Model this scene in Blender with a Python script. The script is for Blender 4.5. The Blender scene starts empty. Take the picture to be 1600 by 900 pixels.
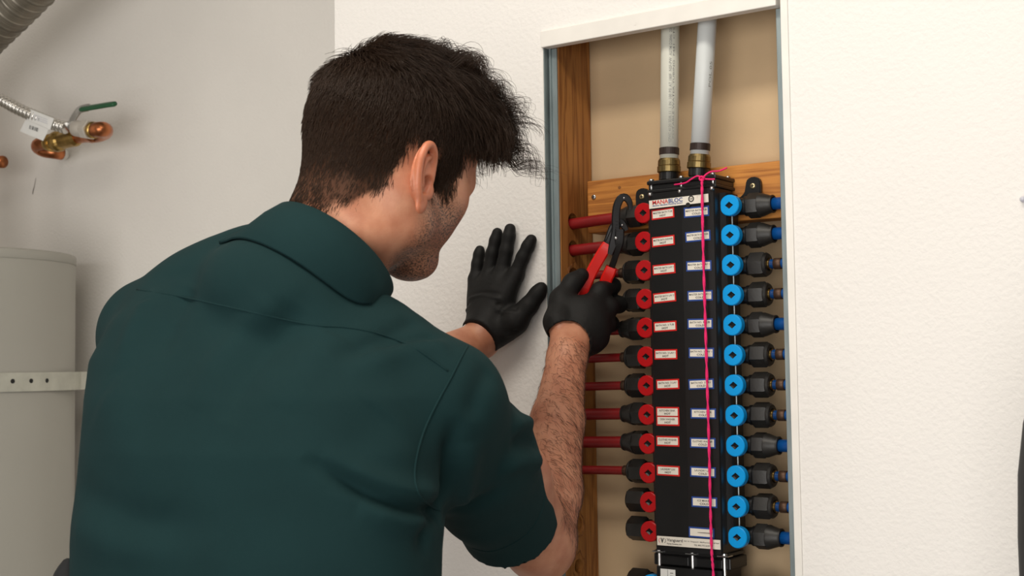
import bpy, bmesh, math, random
import numpy as np
from mathutils import Vector, Matrix
from mathutils.bvhtree import BVHTree
random.seed(7); rng = np.random.default_rng(7)
S = bpy.context.scene
COL = S.collection

# ------------------------------------------------------------------ camera
CAM = np.array([0.865225, -1.603695, 1.387035]); FPX = 2100.0
_y, _p, _r = math.radians(35.469), math.radians(3.404), math.radians(0.805)
_Rz = np.array([[math.cos(_y), -math.sin(_y), 0], [math.sin(_y), math.cos(_y), 0], [0, 0, 1]])
_Rx = np.array([[1, 0, 0], [0, math.cos(_p), -math.sin(_p)], [0, math.sin(_p), math.cos(_p)]])
_Ry = np.array([[math.cos(_r), 0, math.sin(_r)], [0, 1, 0], [-math.sin(_r), 0, math.cos(_r)]])
CM = _Rz @ _Rx @ _Ry                      # columns: right, forward, up
cam = bpy.data.cameras.new('camera'); camo = bpy.data.objects.new('camera', cam); COL.objects.link(camo)
cam.sensor_width = 36.0; cam.lens = FPX / 1600 * 36.0
camo.matrix_world = Matrix([[CM[0, 0], CM[0, 2], -CM[0, 1], CAM[0]], [CM[1, 0], CM[1, 2], -CM[1, 1], CAM[1]],
                            [CM[2, 0], CM[2, 2], -CM[2, 1], CAM[2]], [0, 0, 0, 1]])
cam.dof.use_dof = True; cam.dof.focus_distance = 1.78; cam.dof.aperture_fstop = 11.0
cam.clip_start = 0.05
S.camera = camo

def at(px, py, d):                        # a photograph position at a distance along the view
    return CAM + CM @ np.array([(px - 800) / FPX * d, d, -(py - 450) / FPX * d])
def aty(px, py, y):                       # a photograph position on a plane parallel to the wall
    r = CM @ np.array([(px - 800) / FPX, 1, -(py - 450) / FPX])
    return CAM + r * ((y - CAM[1]) / r[1])
def ray(px, py):
    r = CM @ np.array([(px - 800) / FPX, 1, -(py - 450) / FPX]); return r / np.linalg.norm(r)

# ------------------------------------------------------------------ light
w = bpy.data.worlds.new('world'); S.world = w; w.use_nodes = True
w.node_tree.nodes['Background'].inputs[0].default_value = (1.0, 0.93, 0.84, 1)
w.node_tree.nodes['Background'].inputs[1].default_value = 0.15
def area(name, loc, target, sx, sy, power, color):
    l = bpy.data.lights.new(name, 'AREA'); l.shape = 'RECTANGLE'; l.size = sx; l.size_y = sy
    l.energy = power; l.color = color
    o = bpy.data.objects.new(name, l); COL.objects.link(o); o.location = loc
    o.rotation_euler = (Vector(target) - Vector(loc)).to_track_quat('-Z', 'Y').to_euler()
    return o
area('garage_door_daylight', (0.5, -3.4, 1.15), (-0.2, 0, 1.25), 3.0, 2.0, 84, (1.0, 0.965, 0.92))
area('ceiling_lamp', (0.2, -1.05, 2.68), (0.2, -0.95, 1.0), 1.2, 0.3, 19, (1.0, 0.93, 0.82))
S.view_settings.view_transform = 'Standard'; S.view_settings.look = 'None'
S.view_settings.gamma = 1.0; S.view_settings.use_curve_mapping = False
S.view_settings.exposure = -0.07

# ------------------------------------------------------------------ materials
def mat(name, col, rough=0.5, metal=0.0, var=None, bump=None, scale=(1, 1, 1), col2=None, spec=0.5, sheen=0, sss=0, coat=0):
    m = bpy.data.materials.new(name); m.use_nodes = True
    nt = m.node_tree; N = nt.nodes; L = nt.links; b = N['Principled BSDF']
    b.inputs['Base Color'].default_value = (*col, 1); b.inputs['Roughness'].default_value = rough
    b.inputs['Metallic'].default_value = metal; b.inputs['Specular IOR Level'].default_value = spec
    if sheen: b.inputs['Sheen Weight'].default_value = sheen; b.inputs['Sheen Roughness'].default_value = 0.4
    if coat: b.inputs['Coat Weight'].default_value = coat
    if sss:
        b.inputs['Subsurface Weight'].default_value = sss; b.inputs['Subsurface Radius'].default_value = (1, .35, .2)
        b.inputs['Subsurface Scale'].default_value = 0.006
    tc = N.new('ShaderNodeTexCoord'); mp = N.new('ShaderNodeMapping'); L.new(tc.outputs['Object'], mp.inputs[0])
    mp.inputs['Scale'].default_value = scale
    if var:
        n = N.new('ShaderNodeTexNoise'); n.inputs['Scale'].default_value = var[0]; n.inputs['Detail'].default_value = 5
        L.new(mp.outputs[0], n.inputs['Vector'])
        r = N.new('ShaderNodeValToRGB'); a = var[1]
        c2 = col2 or tuple(c * (1 - a) for c in col)
        r.color_ramp.elements[0].position = 0.35; r.color_ramp.elements[1].position = 0.65
        r.color_ramp.elements[0].color = (*c2, 1); r.color_ramp.elements[1].color = (*col, 1)
        L.new(n.outputs[0], r.inputs[0]); L.new(r.outputs[0], b.inputs['Base Color'])
    if bump:
        n2 = N.new('ShaderNodeTexNoise'); n2.inputs['Scale'].default_value = bump[0]; n2.inputs['Detail'].default_value = bump[2] if len(bump) > 2 else 3
        L.new(mp.outputs[0], n2.inputs['Vector'])
        bp = N.new('ShaderNodeBump'); bp.inputs['Strength'].default_value = bump[1]; bp.inputs['Distance'].default_value = bump[3] if len(bump) > 3 else 0.002
        L.new(n2.outputs[0], bp.inputs['Height']); L.new(bp.outputs[0], b.inputs['Normal'])
    return m

def wood(name, light, dark, scale, rough=0.55):
    m = bpy.data.materials.new(name); m.use_nodes = True
    nt = m.node_tree; N = nt.nodes; L = nt.links; b = N['Principled BSDF']; b.inputs['Roughness'].default_value = rough
    tc = N.new('ShaderNodeTexCoord'); mp = N.new('ShaderNodeMapping'); mp.inputs['Scale'].default_value = scale
    L.new(tc.outputs['Object'], mp.inputs[0])
    n = N.new('ShaderNodeTexNoise'); n.inputs['Scale'].default_value = 3.0; n.inputs['Detail'].default_value = 6; n.inputs['Distortion'].default_value = 0.6
    L.new(mp.outputs[0], n.inputs['Vector'])
    mu = N.new('ShaderNodeMath'); mu.operation = 'MULTIPLY'; mu.inputs[1].default_value = 9.0; L.new(n.outputs[0], mu.inputs[0])
    fr = N.new('ShaderNodeMath'); fr.operation = 'PINGPONG'; fr.inputs[1].default_value = 1.0; L.new(mu.outputs[0], fr.inputs[0])
    r = N.new('ShaderNodeValToRGB'); r.color_ramp.elements[0].color = (*dark, 1); r.color_ramp.elements[1].color = (*light, 1)
    r.color_ramp.elements[0].position = 0.0; r.color_ramp.elements[1].position = 0.75
    L.new(fr.outputs[0], r.inputs[0])
    n3 = N.new('ShaderNodeTexNoise'); n3.inputs['Scale'].default_value = 7; n3.inputs['Detail'].default_value = 3; L.new(tc.outputs['Object'], n3.inputs['Vector'])
    mx = N.new('ShaderNodeMixRGB'); mx.blend_type = 'MULTIPLY'; mx.inputs[0].default_value = 0.6
    r3 = N.new('ShaderNodeValToRGB'); r3.color_ramp.elements[0].color = (.55, .5, .45, 1); r3.color_ramp.elements[0].position = .3; r3.color_ramp.elements[1].position = .6
    L.new(n3.outputs[0], r3.inputs[0]); L.new(r.outputs[0], mx.inputs[1]); L.new(r3.outputs[0], mx.inputs[2])
    L.new(mx.outputs[0], b.inputs['Base Color'])
    bp = N.new('ShaderNodeBump'); bp.inputs['Strength'].default_value = 0.25; bp.inputs['Distance'].default_value = 0.001
    L.new(fr.outputs[0], bp.inputs['Height']); L.new(bp.outputs[0], b.inputs['Normal'])
    return m

MT = {}
MT['wall'] = mat('painted_drywall', (0.83, 0.805, 0.775), 0.75, var=(3.0, .03), bump=(150, .40, 2, .003))
MT['wall2'] = mat('painted_drywall_alcove', (0.83, 0.80, 0.755), 0.75, var=(2.0, .07), bump=(150, .35, 2, .003))
MT['trim'] = mat('white_trim_paint', (0.84, 0.81, 0.76), 0.5, var=(20, .06), bump=(60, .15))
MT['paper'] = mat('tan_drywall_paper', (0.62, 0.45, 0.27), 0.85, var=(5, .16), bump=(300, .08))
MT['concrete'] = mat('concrete', (0.36, 0.35, 0.33), 0.8, var=(9, .2), bump=(60, .2))
MT['galv'] = mat('galvanised_steel', (0.34, 0.40, 0.41), 0.45, 0.7, var=(60, .35), scale=(1, 1, .15))
MT['stud'] = wood('stud_wood', (0.46, 0.20, 0.050), (0.26, 0.092, 0.018), (16, 16, 1.0))
MT['block'] = wood('block_wood', (0.62, 0.25, 0.045), (0.38, 0.13, 0.018), (0.8, 20, 20))
MT['hole'] = mat('torn_wood_fibre', (0.33, 0.13, 0.035), 0.9, var=(80, .6), bump=(200, .8))
MT['blk'] = mat('black_plastic', (0.0075, 0.0075, 0.008), 0.36, var=(40, .2), bump=(500, .05))
MT['blkdull'] = mat('dusty_black_plastic', (0.017, 0.0155, 0.014), 0.45, var=(60, .4), bump=(300, .1))
MT['red'] = mat('red_plastic', (0.46, 0.005, 0.008), 0.35)
MT['blue'] = mat('cyan_plastic', (0.0, 0.33, 0.80), 0.35)
MT['redpipe'] = mat('dusty_red_tube', (0.27, 0.008, 0.010), 0.4, var=(30, .5), scale=(.3, 1, 1))
MT['bluepipe'] = mat('blue_tube', (0.004, 0.085, 0.33), 0.35, var=(30, .3))
MT['crimp'] = mat('copper_crimp', (0.10, 0.055, 0.035), 0.5, 0.6, var=(60, .4))
MT['brass'] = mat('brass', (0.55, 0.36, 0.12), 0.3, 1.0, var=(50, .4))
MT['oldbrass'] = mat('old_brass', (0.33, 0.24, 0.10), 0.38, 1.0, var=(60, .4))
MT['copper'] = mat('copper', (0.62, 0.22, 0.09), 0.32, 1.0, var=(40, .45))
MT['steel'] = mat('steel', (0.6, 0.6, 0.6), 0.28, 1.0)
MT['goldscrew'] = mat('zinc_screw', (0.72, 0.58, 0.33), 0.3, 0.9)
MT['pvc1'] = mat('ivory_pipe', (0.66, 0.66, 0.58), 0.4, var=(20, .05))
MT['pvc2'] = mat('white_pipe', (0.66, 0.69, 0.69), 0.38, var=(20, .05))
MT['darkband'] = mat('dark_crimp_ring', (0.035, 0.022, 0.018), 0.45, 0.3)
MT['print'] = mat('black_print', (0.03, 0.028, 0.026), 0.7)
MT['greyprint'] = mat('grey_print', (0.30, 0.30, 0.28), 0.7)
MT['redprint'] = mat('red_print', (0.62, 0.03, 0.03), 0.6)
MT['blueprint'] = mat('blue_print', (0.015, 0.06, 0.26), 0.6)
MT['sticker'] = mat('sticker_paper', (0.80, 0.75, 0.66), 0.5, var=(30, .05))
MT['sticred'] = mat('sticker_red', (0.62, 0.015, 0.012), 0.45)
MT['sticblue'] = mat('sticker_blue', (0.012, 0.055, 0.27), 0.45)
MT['pink'] = mat('pink_string', (0.90, 0.012, 0.16), 0.6, bump=(900, .5))
MT['grip'] = mat('red_grip', (0.72, 0.010, 0.006), 0.32)
MT['tool'] = mat('black_oxide', (0.03, 0.029, 0.03), 0.3, 0.85)
MT['tank'] = mat('tank_enamel', (0.37, 0.36, 0.32), 0.42, var=(3, .05))
MT['strap'] = mat('strap_metal', (0.55, 0.55, 0.48), 0.45, 0.35, var=(30, .15))
MT['dark'] = mat('dark_hole', (0.01, 0.01, 0.01), 0.8)
MT['duct'] = mat('aluminium_duct', (0.32, 0.29, 0.24), 0.4, 0.8, var=(20, .3))
MT['flex'] = mat('stainless_flex', (0.62, 0.60, 0.56), 0.25, 0.95)
MT['greynut'] = mat('grey_nut', (0.60, 0.56, 0.50), 0.4, 0.3)
MT['green'] = mat('green_grip', (0.006, 0.085, 0.03), 0.4)
MT['tag'] = mat('paper_tag', (0.86, 0.86, 0.84), 0.6, var=(30, .06))
MT['shirt'] = mat('green_twill', (0.0074, 0.0275, 0.0292), 0.9, var=(14, .10), bump=(900, .12, 2, .001), spec=.15)
MT['shirt_in'] = MT['shirt']
MT['glove'] = mat('black_nitrile', (0.0075, 0.0072, 0.0070), 0.62, bump=(170, .35, 4, .0012), spec=.22)
MT['trouser'] = mat('black_trousers', (0.006, 0.007, 0.008), 0.8, bump=(300, .2))
MT['shoe'] = mat('black_leather', (0.012, 0.011, 0.01), 0.45)
MT['bag'] = mat('black_cover', (0.010, 0.010, 0.011), 0.7, bump=(90, .3))
MT['hook'] = mat('pale_hook', (0.55, 0.55, 0.62), 0.3)

# ------------------------------------------------------------------ mesh helpers
def mesh_obj(name, v, f, material, parent=None, smooth=False, origin=None, me=None):
    """one mesh object; coordinates are world, kept relative to the parent thing's base"""
    if me is None:
        base = np.zeros(3)
        if parent is not None: base = np.array(parent['_o'])
        elif origin is not None: base = np.array(origin, float)
        v = np.asarray(v, float) - base
        me = bpy.data.meshes.new(name); me.from_pydata([tuple(x) for x in v], [], [tuple(int(i) for i in q) for q in f]); me.update()
        if smooth: me.polygons.foreach_set('use_smooth', [True] * len(me.polygons))
        if material: me.materials.append(material)
    o = bpy.data.objects.new(name, me); COL.objects.link(o)
    if parent is not None: o.parent = parent; o['_o'] = parent['_o']
    elif origin is not None: o.location = origin; o['_o'] = list(map(float, origin))
    else: o['_o'] = [0.0, 0.0, 0.0]
    return o
def tag(o, label, cat, group=None):
    o['label'] = label; o['category'] = cat
    if group: o['group'] = group
    return o
def thing(name, label, cat, loc, group=None):
    o = bpy.data.objects.new(name, None); COL.objects.link(o); o.location = loc; o['_o'] = [float(x) for x in loc]
    o.empty_display_size = .03
    return tag(o, label, cat, group)
def structure(name, vf, material, smooth=False):
    o = mesh_obj(name, *vf, material, smooth=smooth); o['kind'] = 'structure'; return o

def from_bm(bm):
    v = [tuple(x.co) for x in bm.verts]; bm.verts.index_update(); f = [[q.index for q in p.verts] for p in bm.faces]; bm.free(); return v, f
def join(*parts):
    V = []; F = []
    for v, f in parts:
        n = len(V); V += [tuple(x) for x in v]; F += [[i + n for i in q] for q in f]
    return V, F
def bx(x0, x1, y0, y1, z0, z1, bev=0.0, seg=2):
    bm = bmesh.new(); bmesh.ops.create_cube(bm, size=1)
    for q in bm.verts: q.co = Vector(((x0 + x1) / 2 + q.co.x * (x1 - x0), (y0 + y1) / 2 + q.co.y * (y1 - y0), (z0 + z1) / 2 + q.co.z * (z1 - z0)))
    if bev: bmesh.ops.bevel(bm, geom=bm.edges[:], offset=bev, segments=seg, affect='EDGES', profile=.5)
    return from_bm(bm)
def frame_of(d):
    d = np.asarray(d, float); d = d / np.linalg.norm(d)
    a = np.array([0, 0, 1.0]) if abs(d[2]) < .9 else np.array([1.0, 0, 0])
    u = np.cross(a, d); u /= np.linalg.norm(u); return d, u, np.cross(d, u)
def lathe(o, d, prof, seg=24, phase=0.0):
    """profile (along, radius) turned about axis d through o"""
    o = np.asarray(o, float); d, u, w_ = frame_of(d); V = []; F = []
    for t, r in prof:
        for k in range(seg):
            a = 2 * math.pi * k / seg + phase
            V.append(o + d * t + (u * math.cos(a) + w_ * math.sin(a)) * r)
    n = len(prof)
    for i in range(n - 1):
        for k in range(seg): F.append([i * seg + k, i * seg + (k + 1) % seg, (i + 1) * seg + (k + 1) % seg, (i + 1) * seg + k])
    F.append(list(range(seg))[::-1]); F.append([(n - 1) * seg + k for k in range(seg)])
    return V, F
def resample(P, n):
    P = np.asarray(P, float); 
    # catmull-rom through the points
    Q = []
    m = len(P); 
    for t in np.linspace(0, m - 1 - 1e-9, n):
        i = int(t); u = t - i
        p0 = P[max(i - 1, 0)]; p1 = P[i]; p2 = P[min(i + 1, m - 1)]; p3 = P[min(i + 2, m - 1)]
        Q.append(.5 * ((2 * p1) + (-p0 + p2) * u + (2 * p0 - 5 * p1 + 4 * p2 - p3) * u * u + (-p0 + 3 * p1 - 3 * p2 + p3) * u ** 3))
    return np.array(Q)
def tube(P, r, seg=10, cap=True):
    P = np.asarray(P, float); n = len(P); R = np.broadcast_to(np.asarray(r, float), (n,)); V = []; F = []
    T = np.gradient(P, axis=0); T /= np.linalg.norm(T, axis=1)[:, None] + 1e-12
    d, u, _ = frame_of(T[0])
    for i in range(n):
        u = u - T[i] * (u @ T[i]); u /= np.linalg.norm(u); w_ = np.cross(T[i], u)
        for k in range(seg):
            a = 2 * math.pi * k / seg; V.append(P[i] + (u * math.cos(a) + w_ * math.sin(a)) * R[i])
    for i in range(n - 1):
        for k in range(seg): F.append([i * seg + k, i * seg + (k + 1) % seg, (i + 1) * seg + (k + 1) % seg, (i + 1) * seg + k])
    if cap: F.append(list(range(seg))[::-1]); F.append([(n - 1) * seg + k for k in range(seg)])
    return V, F
def flatbar(P, width, thick, nrm, ch=0.25):
    """a bar of chamfered rectangular section along P, broad side facing nrm"""
    P = np.asarray(P, float); n = len(P); W = np.broadcast_to(np.asarray(width, float), (n,)); H = np.broadcast_to(np.asarray(thick, float), (n,))
    T = np.gradient(P, axis=0); T /= np.linalg.norm(T, axis=1)[:, None]
    nrm = np.asarray(nrm, float); V = []; F = []; c = ch
    sec = [(-1, -1 + c), (-1 + c, -1), (1 - c, -1), (1, -1 + c), (1, 1 - c), (1 - c, 1), (-1 + c, 1), (-1, 1 - c)]
    for i in range(n):
        nn = nrm - T[i] * (nrm @ T[i]); nn /= np.linalg.norm(nn); s = np.cross(T[i], nn)
        for a, b in sec: V.append(P[i] + s * a * W[i] / 2 + nn * b * H[i] / 2)
    for i in range(n - 1):
        for k in range(8): F.append([i * 8 + k, i * 8 + (k + 1) % 8, (i + 1) * 8 + (k + 1) % 8, (i + 1) * 8 + k])
    F.append(list(range(8))[::-1]); F.append([(n - 1) * 8 + k for k in range(8)])
    return V, F
def prism(poly, y0, y1, bev=0.0):
    """polygon in X,Z extruded from y0 to y1"""
    n = len(poly); bm = bmesh.new()
    a = [bm.verts.new((x, y0, z)) for x, z in poly]; b = [bm.verts.new((x, y1, z)) for x, z in poly]
    bm.faces.new(a); bm.faces.new(b[::-1])
    for i in range(n): bm.faces.new([a[i], b[i], b[(i + 1) % n], a[(i + 1) % n]])
    bmesh.ops.recalc_face_normals(bm, faces=bm.faces[:])
    if bev: bmesh.ops.bevel(bm, geom=[e for e in bm.edges if e.calc_length() > bev * 2.2], offset=bev, segments=2, affect='EDGES')
    return from_bm(bm)
def xform(vf, Mx, off):
    v, f = vf; return (np.asarray(v, float) @ np.asarray(Mx).T + np.asarray(off)).tolist(), f

TEXTS = []
def lettering(body, material, parent, x, z, y, width, height, name='lettering', bold=.02, rz=0.0, roll=0.0, left=False, Mx=None, shear=0.0):
    """flat printed words facing the room; fitted to width x height; converted to a mesh below"""
    c = bpy.data.curves.new(name, 'FONT'); c.body = body; c.align_x = 'CENTER'; c.align_y = 'CENTER'; c.offset = bold; c.resolution_u = 2; c.shear = shear
    o = bpy.data.objects.new(name + '_tmp', c); COL.objects.link(o)
    TEXTS.append((o, material, parent, x, z, y, width, height, name, rz, roll, left, Mx))
def flush_text():
    bpy.context.view_layer.update(); dg = bpy.context.evaluated_depsgraph_get()
    for o, material, parent, x, z, y, width, height, name, rz, roll, left, Mx in TEXTS:
        me = bpy.data.meshes.new_from_object(o.evaluated_get(dg)); n = len(me.vertices)
        co = np.empty(n * 3); me.vertices.foreach_get('co', co); co = co.reshape(-1, 3)
        lo = co.min(0); hi = co.max(0); k = (hi - lo); k[k == 0] = 1
        u = (co[:, 0] - (lo[0] + hi[0]) / 2) / k[0] * width; v = (co[:, 1] - (lo[1] + hi[1]) / 2) / k[1] * height
        if left: u += width / 2
        u, v = u * math.cos(roll) - v * math.sin(roll), u * math.sin(roll) + v * math.cos(roll)
        if Mx is None:
            W = np.stack([x + u * math.cos(rz), y + u * math.sin(rz), z + v], 1)
        else:
            W = np.array([x, y, z]) + u[:, None] * np.array(Mx[0]) + v[:, None] * np.array(Mx[1])
        W -= np.array(parent['_o']); me.vertices.foreach_set('co', W.ravel()); me.update()
        me.materials.clear(); me.materials.append(material)
        mesh_obj(name, None, None, None, parent, me=me)
        cu = o.data; bpy.data.objects.remove(o); bpy.data.curves.remove(cu)
    TEXTS.clear()

# ================================================================== THE SETTING
OX0, OX1, OZ1, OZ0 = -0.2145, 0.1575, 1.872, 0.75       # the opening in the wall
XC = -0.6265                                             # outer corner, wall steps back left of it
YB = 0.42                                                # the wall behind the heater
wall = join(bx(XC, OX0, 0, .0127, 0, 2.7), bx(OX1, 3.2, 0, .0127, 0, 2.7), bx(OX0, OX1, 0, .0127, OZ1, 2.7), bx(OX0, OX1, 0, .0127, 0, OZ0))
structure('wall_back', wall, MT['wall'])
structure('wall_left', bx(-4.2, XC + .0127, YB, YB + .1, 0, 2.7), MT['wall2'])
structure('wall_corner', bx(XC, XC + .0127, .0127, YB, 0, 2.7), MT['wall'])
structure('floor', bx(-4.2, 3.2, -5, .6, -.06, 0), MT['concrete'])
structure('ceiling_unseen', bx(-2.5, 3.2, -2.2, .6, 2.7, 2.76), MT['wall2'])  # unseen overhead slab, added to cut ambient light from above
structure('wall_side_unseen', bx(-2.5, -2.42, -1.6, .45, 0, 2.7), MT['wall2'])  # unseen, added left of the frame to block ambient light and darken the alcove
structure('wall_cavity', bx(-0.30, .30, .102, .115, 0, 2.7), MT['paper'])
# trims round the opening
zt = 1.851
tr = structure('trim_1', bx(-0.2165, .1520, -.006, .010, zt, zt + .024, .0012), MT['trim'])
tr['label'] = 'white painted strip along the top of the wall opening'
mesh_obj('nail_dent', *lathe((-.0575, -.0064, zt + .0105), (0, 1, 0), [(0, .0032), (.0003, .0026), (.0005, .0004)], 12), MT['trim'], tr)
structure('trim_2', bx(.1565, .1665, -.0022, .0, OZ0, 2.2, .0008), MT['trim'])
structure('trim_3', join(bx(OX0 - .0004, OX0 + .0012, -.0008, .0135, OZ0, zt), bx(OX0 - .0004, OX0 + .0145, .0115, .0135, OZ0, zt), bx(OX0 + .0035, OX0 + .006, .0085, .0135, OZ0, zt)), MT['galv'])
structure('trim_4', join(bx(OX1 - .0012, OX1 + .0002, -.0006, .0135, OZ0, zt), bx(OX1 - .0130, OX1, .0105, .0135, OZ0, zt, .0006)), MT['galv'])
structure('trim_5', bx(OX0 - .0025, OX0 - .0004, -.0015, .002, OZ0, zt + .001), MT['trim'])

# stud with bored holes (left) and its twin behind the right edge
ROWS = [1.6 - .04 * i for i in range(12)]
YP = 0.046                                               # depth of the tube axes
def stud(name, x0, x1, label, holes):
    v, f = bx(x0, x1, .0137, .1015, 0, 2.7, .002)
    o = mesh_obj(name, v, f, MT['stud'], origin=((x0 + x1) / 2, .057, 0))
    cv = []
    for (z, r) in holes: cv.append(lathe((x0 - .02, YP, z), (1, 0, 0), [(0, r), (x1 - x0 + .04, r)], 14))
    if cv:
        c = mesh_obj('cut', *join(*cv), None, origin=(0, 0, 0)); md = o.modifiers.new('b', 'BOOLEAN'); md.object = c; md.operation = 'DIFFERENCE'; md.solver = 'EXACT'
        bpy.context.view_layer.update(); me = bpy.data.meshes.new_from_object(o.evaluated_get(bpy.context.evaluated_depsgraph_get()))
        o.modifiers.clear(); o.data = me; bpy.data.objects.remove(c)
    return tag(o, label, 'wall stud')
hol = [(z, .0125) for z in ROWS] + [(1.1, .0105)]
st = stud('wall_stud', -.2375, -.199, 'bored wooden stud forming the left side of the wall opening', hol)
for z in ROWS[2:] + [1.1]:                               # splintered rims of the bores
    V = []; F = []
    for k in range(14):
        a = 2 * math.pi * k / 14
        for rr, xx in ((.0126 + random.uniform(.000, .002), -.2000), (.0135 + random.uniform(.0, .004), -.1985 + random.uniform(0, .0008)), (.0150 + random.uniform(0, .004), -.1990)):
            V.append((xx, YP + rr * math.cos(a), z + rr * math.sin(a) * (1.1 + .25 * (k % 3 == 0))))
    for k in range(14):
        for j in range(2): F.append([k * 3 + j, ((k + 1) % 14) * 3 + j, ((k + 1) % 14) * 3 + j + 1, k * 3 + j + 1])
    mesh_obj('bore_rim', V, F, MT['hole'], st)
stud('wall_stud', .168, .206, 'wooden stud hidden behind the right metal edge of the opening', [])
# nailing block across the back of the bay
blk = tag(mesh_obj('wood_block', *bx(-.1848, .167, .064, .1015, 1.583, 1.660, .002), MT['block'], origin=(0, .083, 1.583)), 'orange-brown board nailed across the cavity behind the black manifold', 'board')
def screw(x, y, z, r, parent, m, name='screw'):
    s = mesh_obj(name, *lathe((x, y, z), (0, 1, 0), [(-.0012, r * .55), (-.0008, r * .95), (.0005, r), (.002, r)], 16), m, parent, True)
    mesh_obj('cross_slot', *join(bx(x - r * .55, x + r * .55, y - .0015, y - .0011, z - r * .12, z + r * .12), bx(x - r * .12, x + r * .12, y - .0015, y - .0011, z - r * .55, z + r * .55)), MT['dark'], s)
p = aty(928, 308, .064); screw(p[0], .0635, p[2], .0038, blk, MT['steel'])
p = aty(968, 293, .064); mesh_obj('knot', *lathe((p[0], .0638, p[2]), (0, 1, 0), [(0, .0026), (.001, .0026)], 10), MT['hole'], blk)

# ================================================================== MANIFOLD
man = thing('plumbing_manifold', 'tall black water manifold with red and blue valves and a pink string', 'manifold', (0, .05, 1.135))
RIDGE = 4.0
ya = .0035                                               # front ridge
prof = [(-.0490, .009), (-.0475, .0070), (.0040, ya), (.0500, .0065), (.0515, .0085), (.0515, .060), (-.0490, .060)]
def hprism(poly, z0, z1):
    n = len(poly); V = [(x, y, z0) for x, y in poly] + [(x, y, z1) for x, y in poly]
    F = [list(range(n)), list(range(n, 2 * n))[::-1]] + [[i, i + n, (i + 1) % n + n, (i + 1) % n] for i in range(n)]
    bm = bmesh.new(); vs = [bm.verts.new(q) for q in V]
    for q in F: bm.faces.new([vs[i] for i in q])
    bmesh.ops.recalc_face_normals(bm, faces=bm.faces[:]); return from_bm(bm)
mesh_obj('body', *hprism(prof, 1.138, 1.624), MT['blk'], man)
mesh_obj('body_spine', *hprism([(-.0585, .022), (-.049, .022), (-.049, .058), (-.0585, .058)], 1.15, 1.618), MT['blk'], man)
mesh_obj('body_spine', *hprism([(.0515, .022), (.0605, .022), (.0605, .058), (.0515, .058)], 1.15, 1.618), MT['blk'], man)
mesh_obj('top_cap', *join(bx(-.0515, .0545, .006, .064, 1.6245, 1.6290, .0012), bx(-.0500, .0530, .009, .062, 1.6290, 1.6360, .0008), bx(-.0515, .0545, .006, .064, 1.6360, 1.6415, .0015)), MT['blk'], man)
for i, x in enumerate((-.046, .0005, .0485)):
    mesh_obj('bolt', *join(lathe((x, .0105, 1.6235), (0, 0, 1), [(0, .0022), (.021, .0022)], 10), lathe((x, .0105, 1.6415), (0, 0, 1), [(0, .0038), (.0025, .0034), (.0032, .002)], 10), lathe((x, .0062, 1.6205), (0, 0, 1), [(0, .0030), (.0045, .0030)], 8)), MT['steel'], man, True)
    mesh_obj('bolt', *lathe((x, .055, 1.6415), (0, 0, 1), [(0, .0038), (.0025, .0034), (.0032, .002)], 10), MT['steel'], man, True)
# mounting ears
def ear_plate(cx, cz, sgn):
    r = .0105; pts = []
    for k in range(9):
        a = math.pi * k / 8; pts.append((cx + r * 1.05 * math.cos(a), cz + .002 + r * math.sin(a) ** .7))
    if sgn < 0: pts = pts[::-1]
    inner = sgn * .045
    if sgn > 0: poly = [(cx + r * 1.05, cz - .03)] + pts + [(cx - r * 1.25, cz - .008), (cx - r * 1.9, cz - .014), (inner, cz - .016), (inner, cz - .03)]
    else: poly = [(cx - r * 1.05, cz - .03)] + pts + [(inner, cz + .012), (inner, cz - .03)]
    o = mesh_obj('mounting_ear', *prism(poly, .0565, .0635, .0012), MT['blk'], man)
    screw(cx, .056, cz, .0040, o, MT['goldscrew'])
ear_plate(-.0879, 1.628, -1); ear_plate(.0843, 1.628, 1)

# valves, nuts: one mesh each, copied
def local_mesh(name, vf, m, smooth=False):
    v, f = vf; me = bpy.data.meshes.new(name); me.from_pydata([tuple(q) for q in v], [], [list(map(int, q)) for q in f]); me.update()
    me.polygons.foreach_set('use_smooth', [True] * len(me.polygons)); me.set_sharp_from_angle(angle=math.radians(32))
    me.materials.append(m); return me
def put(name, me, parent, loc, base=None):
    o = bpy.data.objects.new(name, me); COL.objects.link(o); o.parent = parent; b = np.array(parent['_o'] if base is None else base)
    o.location = tuple(np.asarray(loc) - b); o['_o'] = [float(q) for q in loc]; return o
def disc_geo(flat):
    """round knob with one flat side and a diamond socket; faces -Y"""
    seg = 28; r = .0142; V = []; F = []
    def ring(rad, y):
        q = []
        for k in range(seg):
            a = 2 * math.pi * k / seg; x = rad * math.cos(a); z = rad * math.sin(a)
            if flat: x = max(x, -.0122) if flat > 0 else min(x, .0122)
            q.append((x, y, z))
        return q
    dia = []
    for k in range(seg):
        a = 2 * math.pi * k / seg; c, s = math.cos(a), math.sin(a); t = 1 / (abs(c) / .0062 + abs(s) / .0050); dia.append((c * t, s * t))
    rings = [ring(.0142, .010), ring(.0142, .001), ring(.0132, 0), [(a, 0, b) for a, b in dia], [(a * .92, .004, b * .92) for a, b in dia]]
    for q in rings: V += q
    for i in range(4):
        for k in range(seg): F.append([i * seg + k, i * seg + (k + 1) % seg, (i + 1) * seg + (k + 1) % seg, (i + 1) * seg + k])
    return V, F
def sock_geo():
    dia = [(.0060, 0), (0, .0048), (-.0060, 0), (0, -.0048)]
    V = [(a, .0012, b) for a, b in dia] + [(a * .5, .0030, b * .5) for a, b in dia] + [(0, .0028, 0)]
    F = [[0, 1, 5, 4], [1, 2, 6, 5], [2, 3, 7, 6], [3, 0, 4, 7], [4, 5, 8], [5, 6, 8], [6, 7, 8], [7, 4, 8]]
    return V, F
ME = {}
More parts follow.
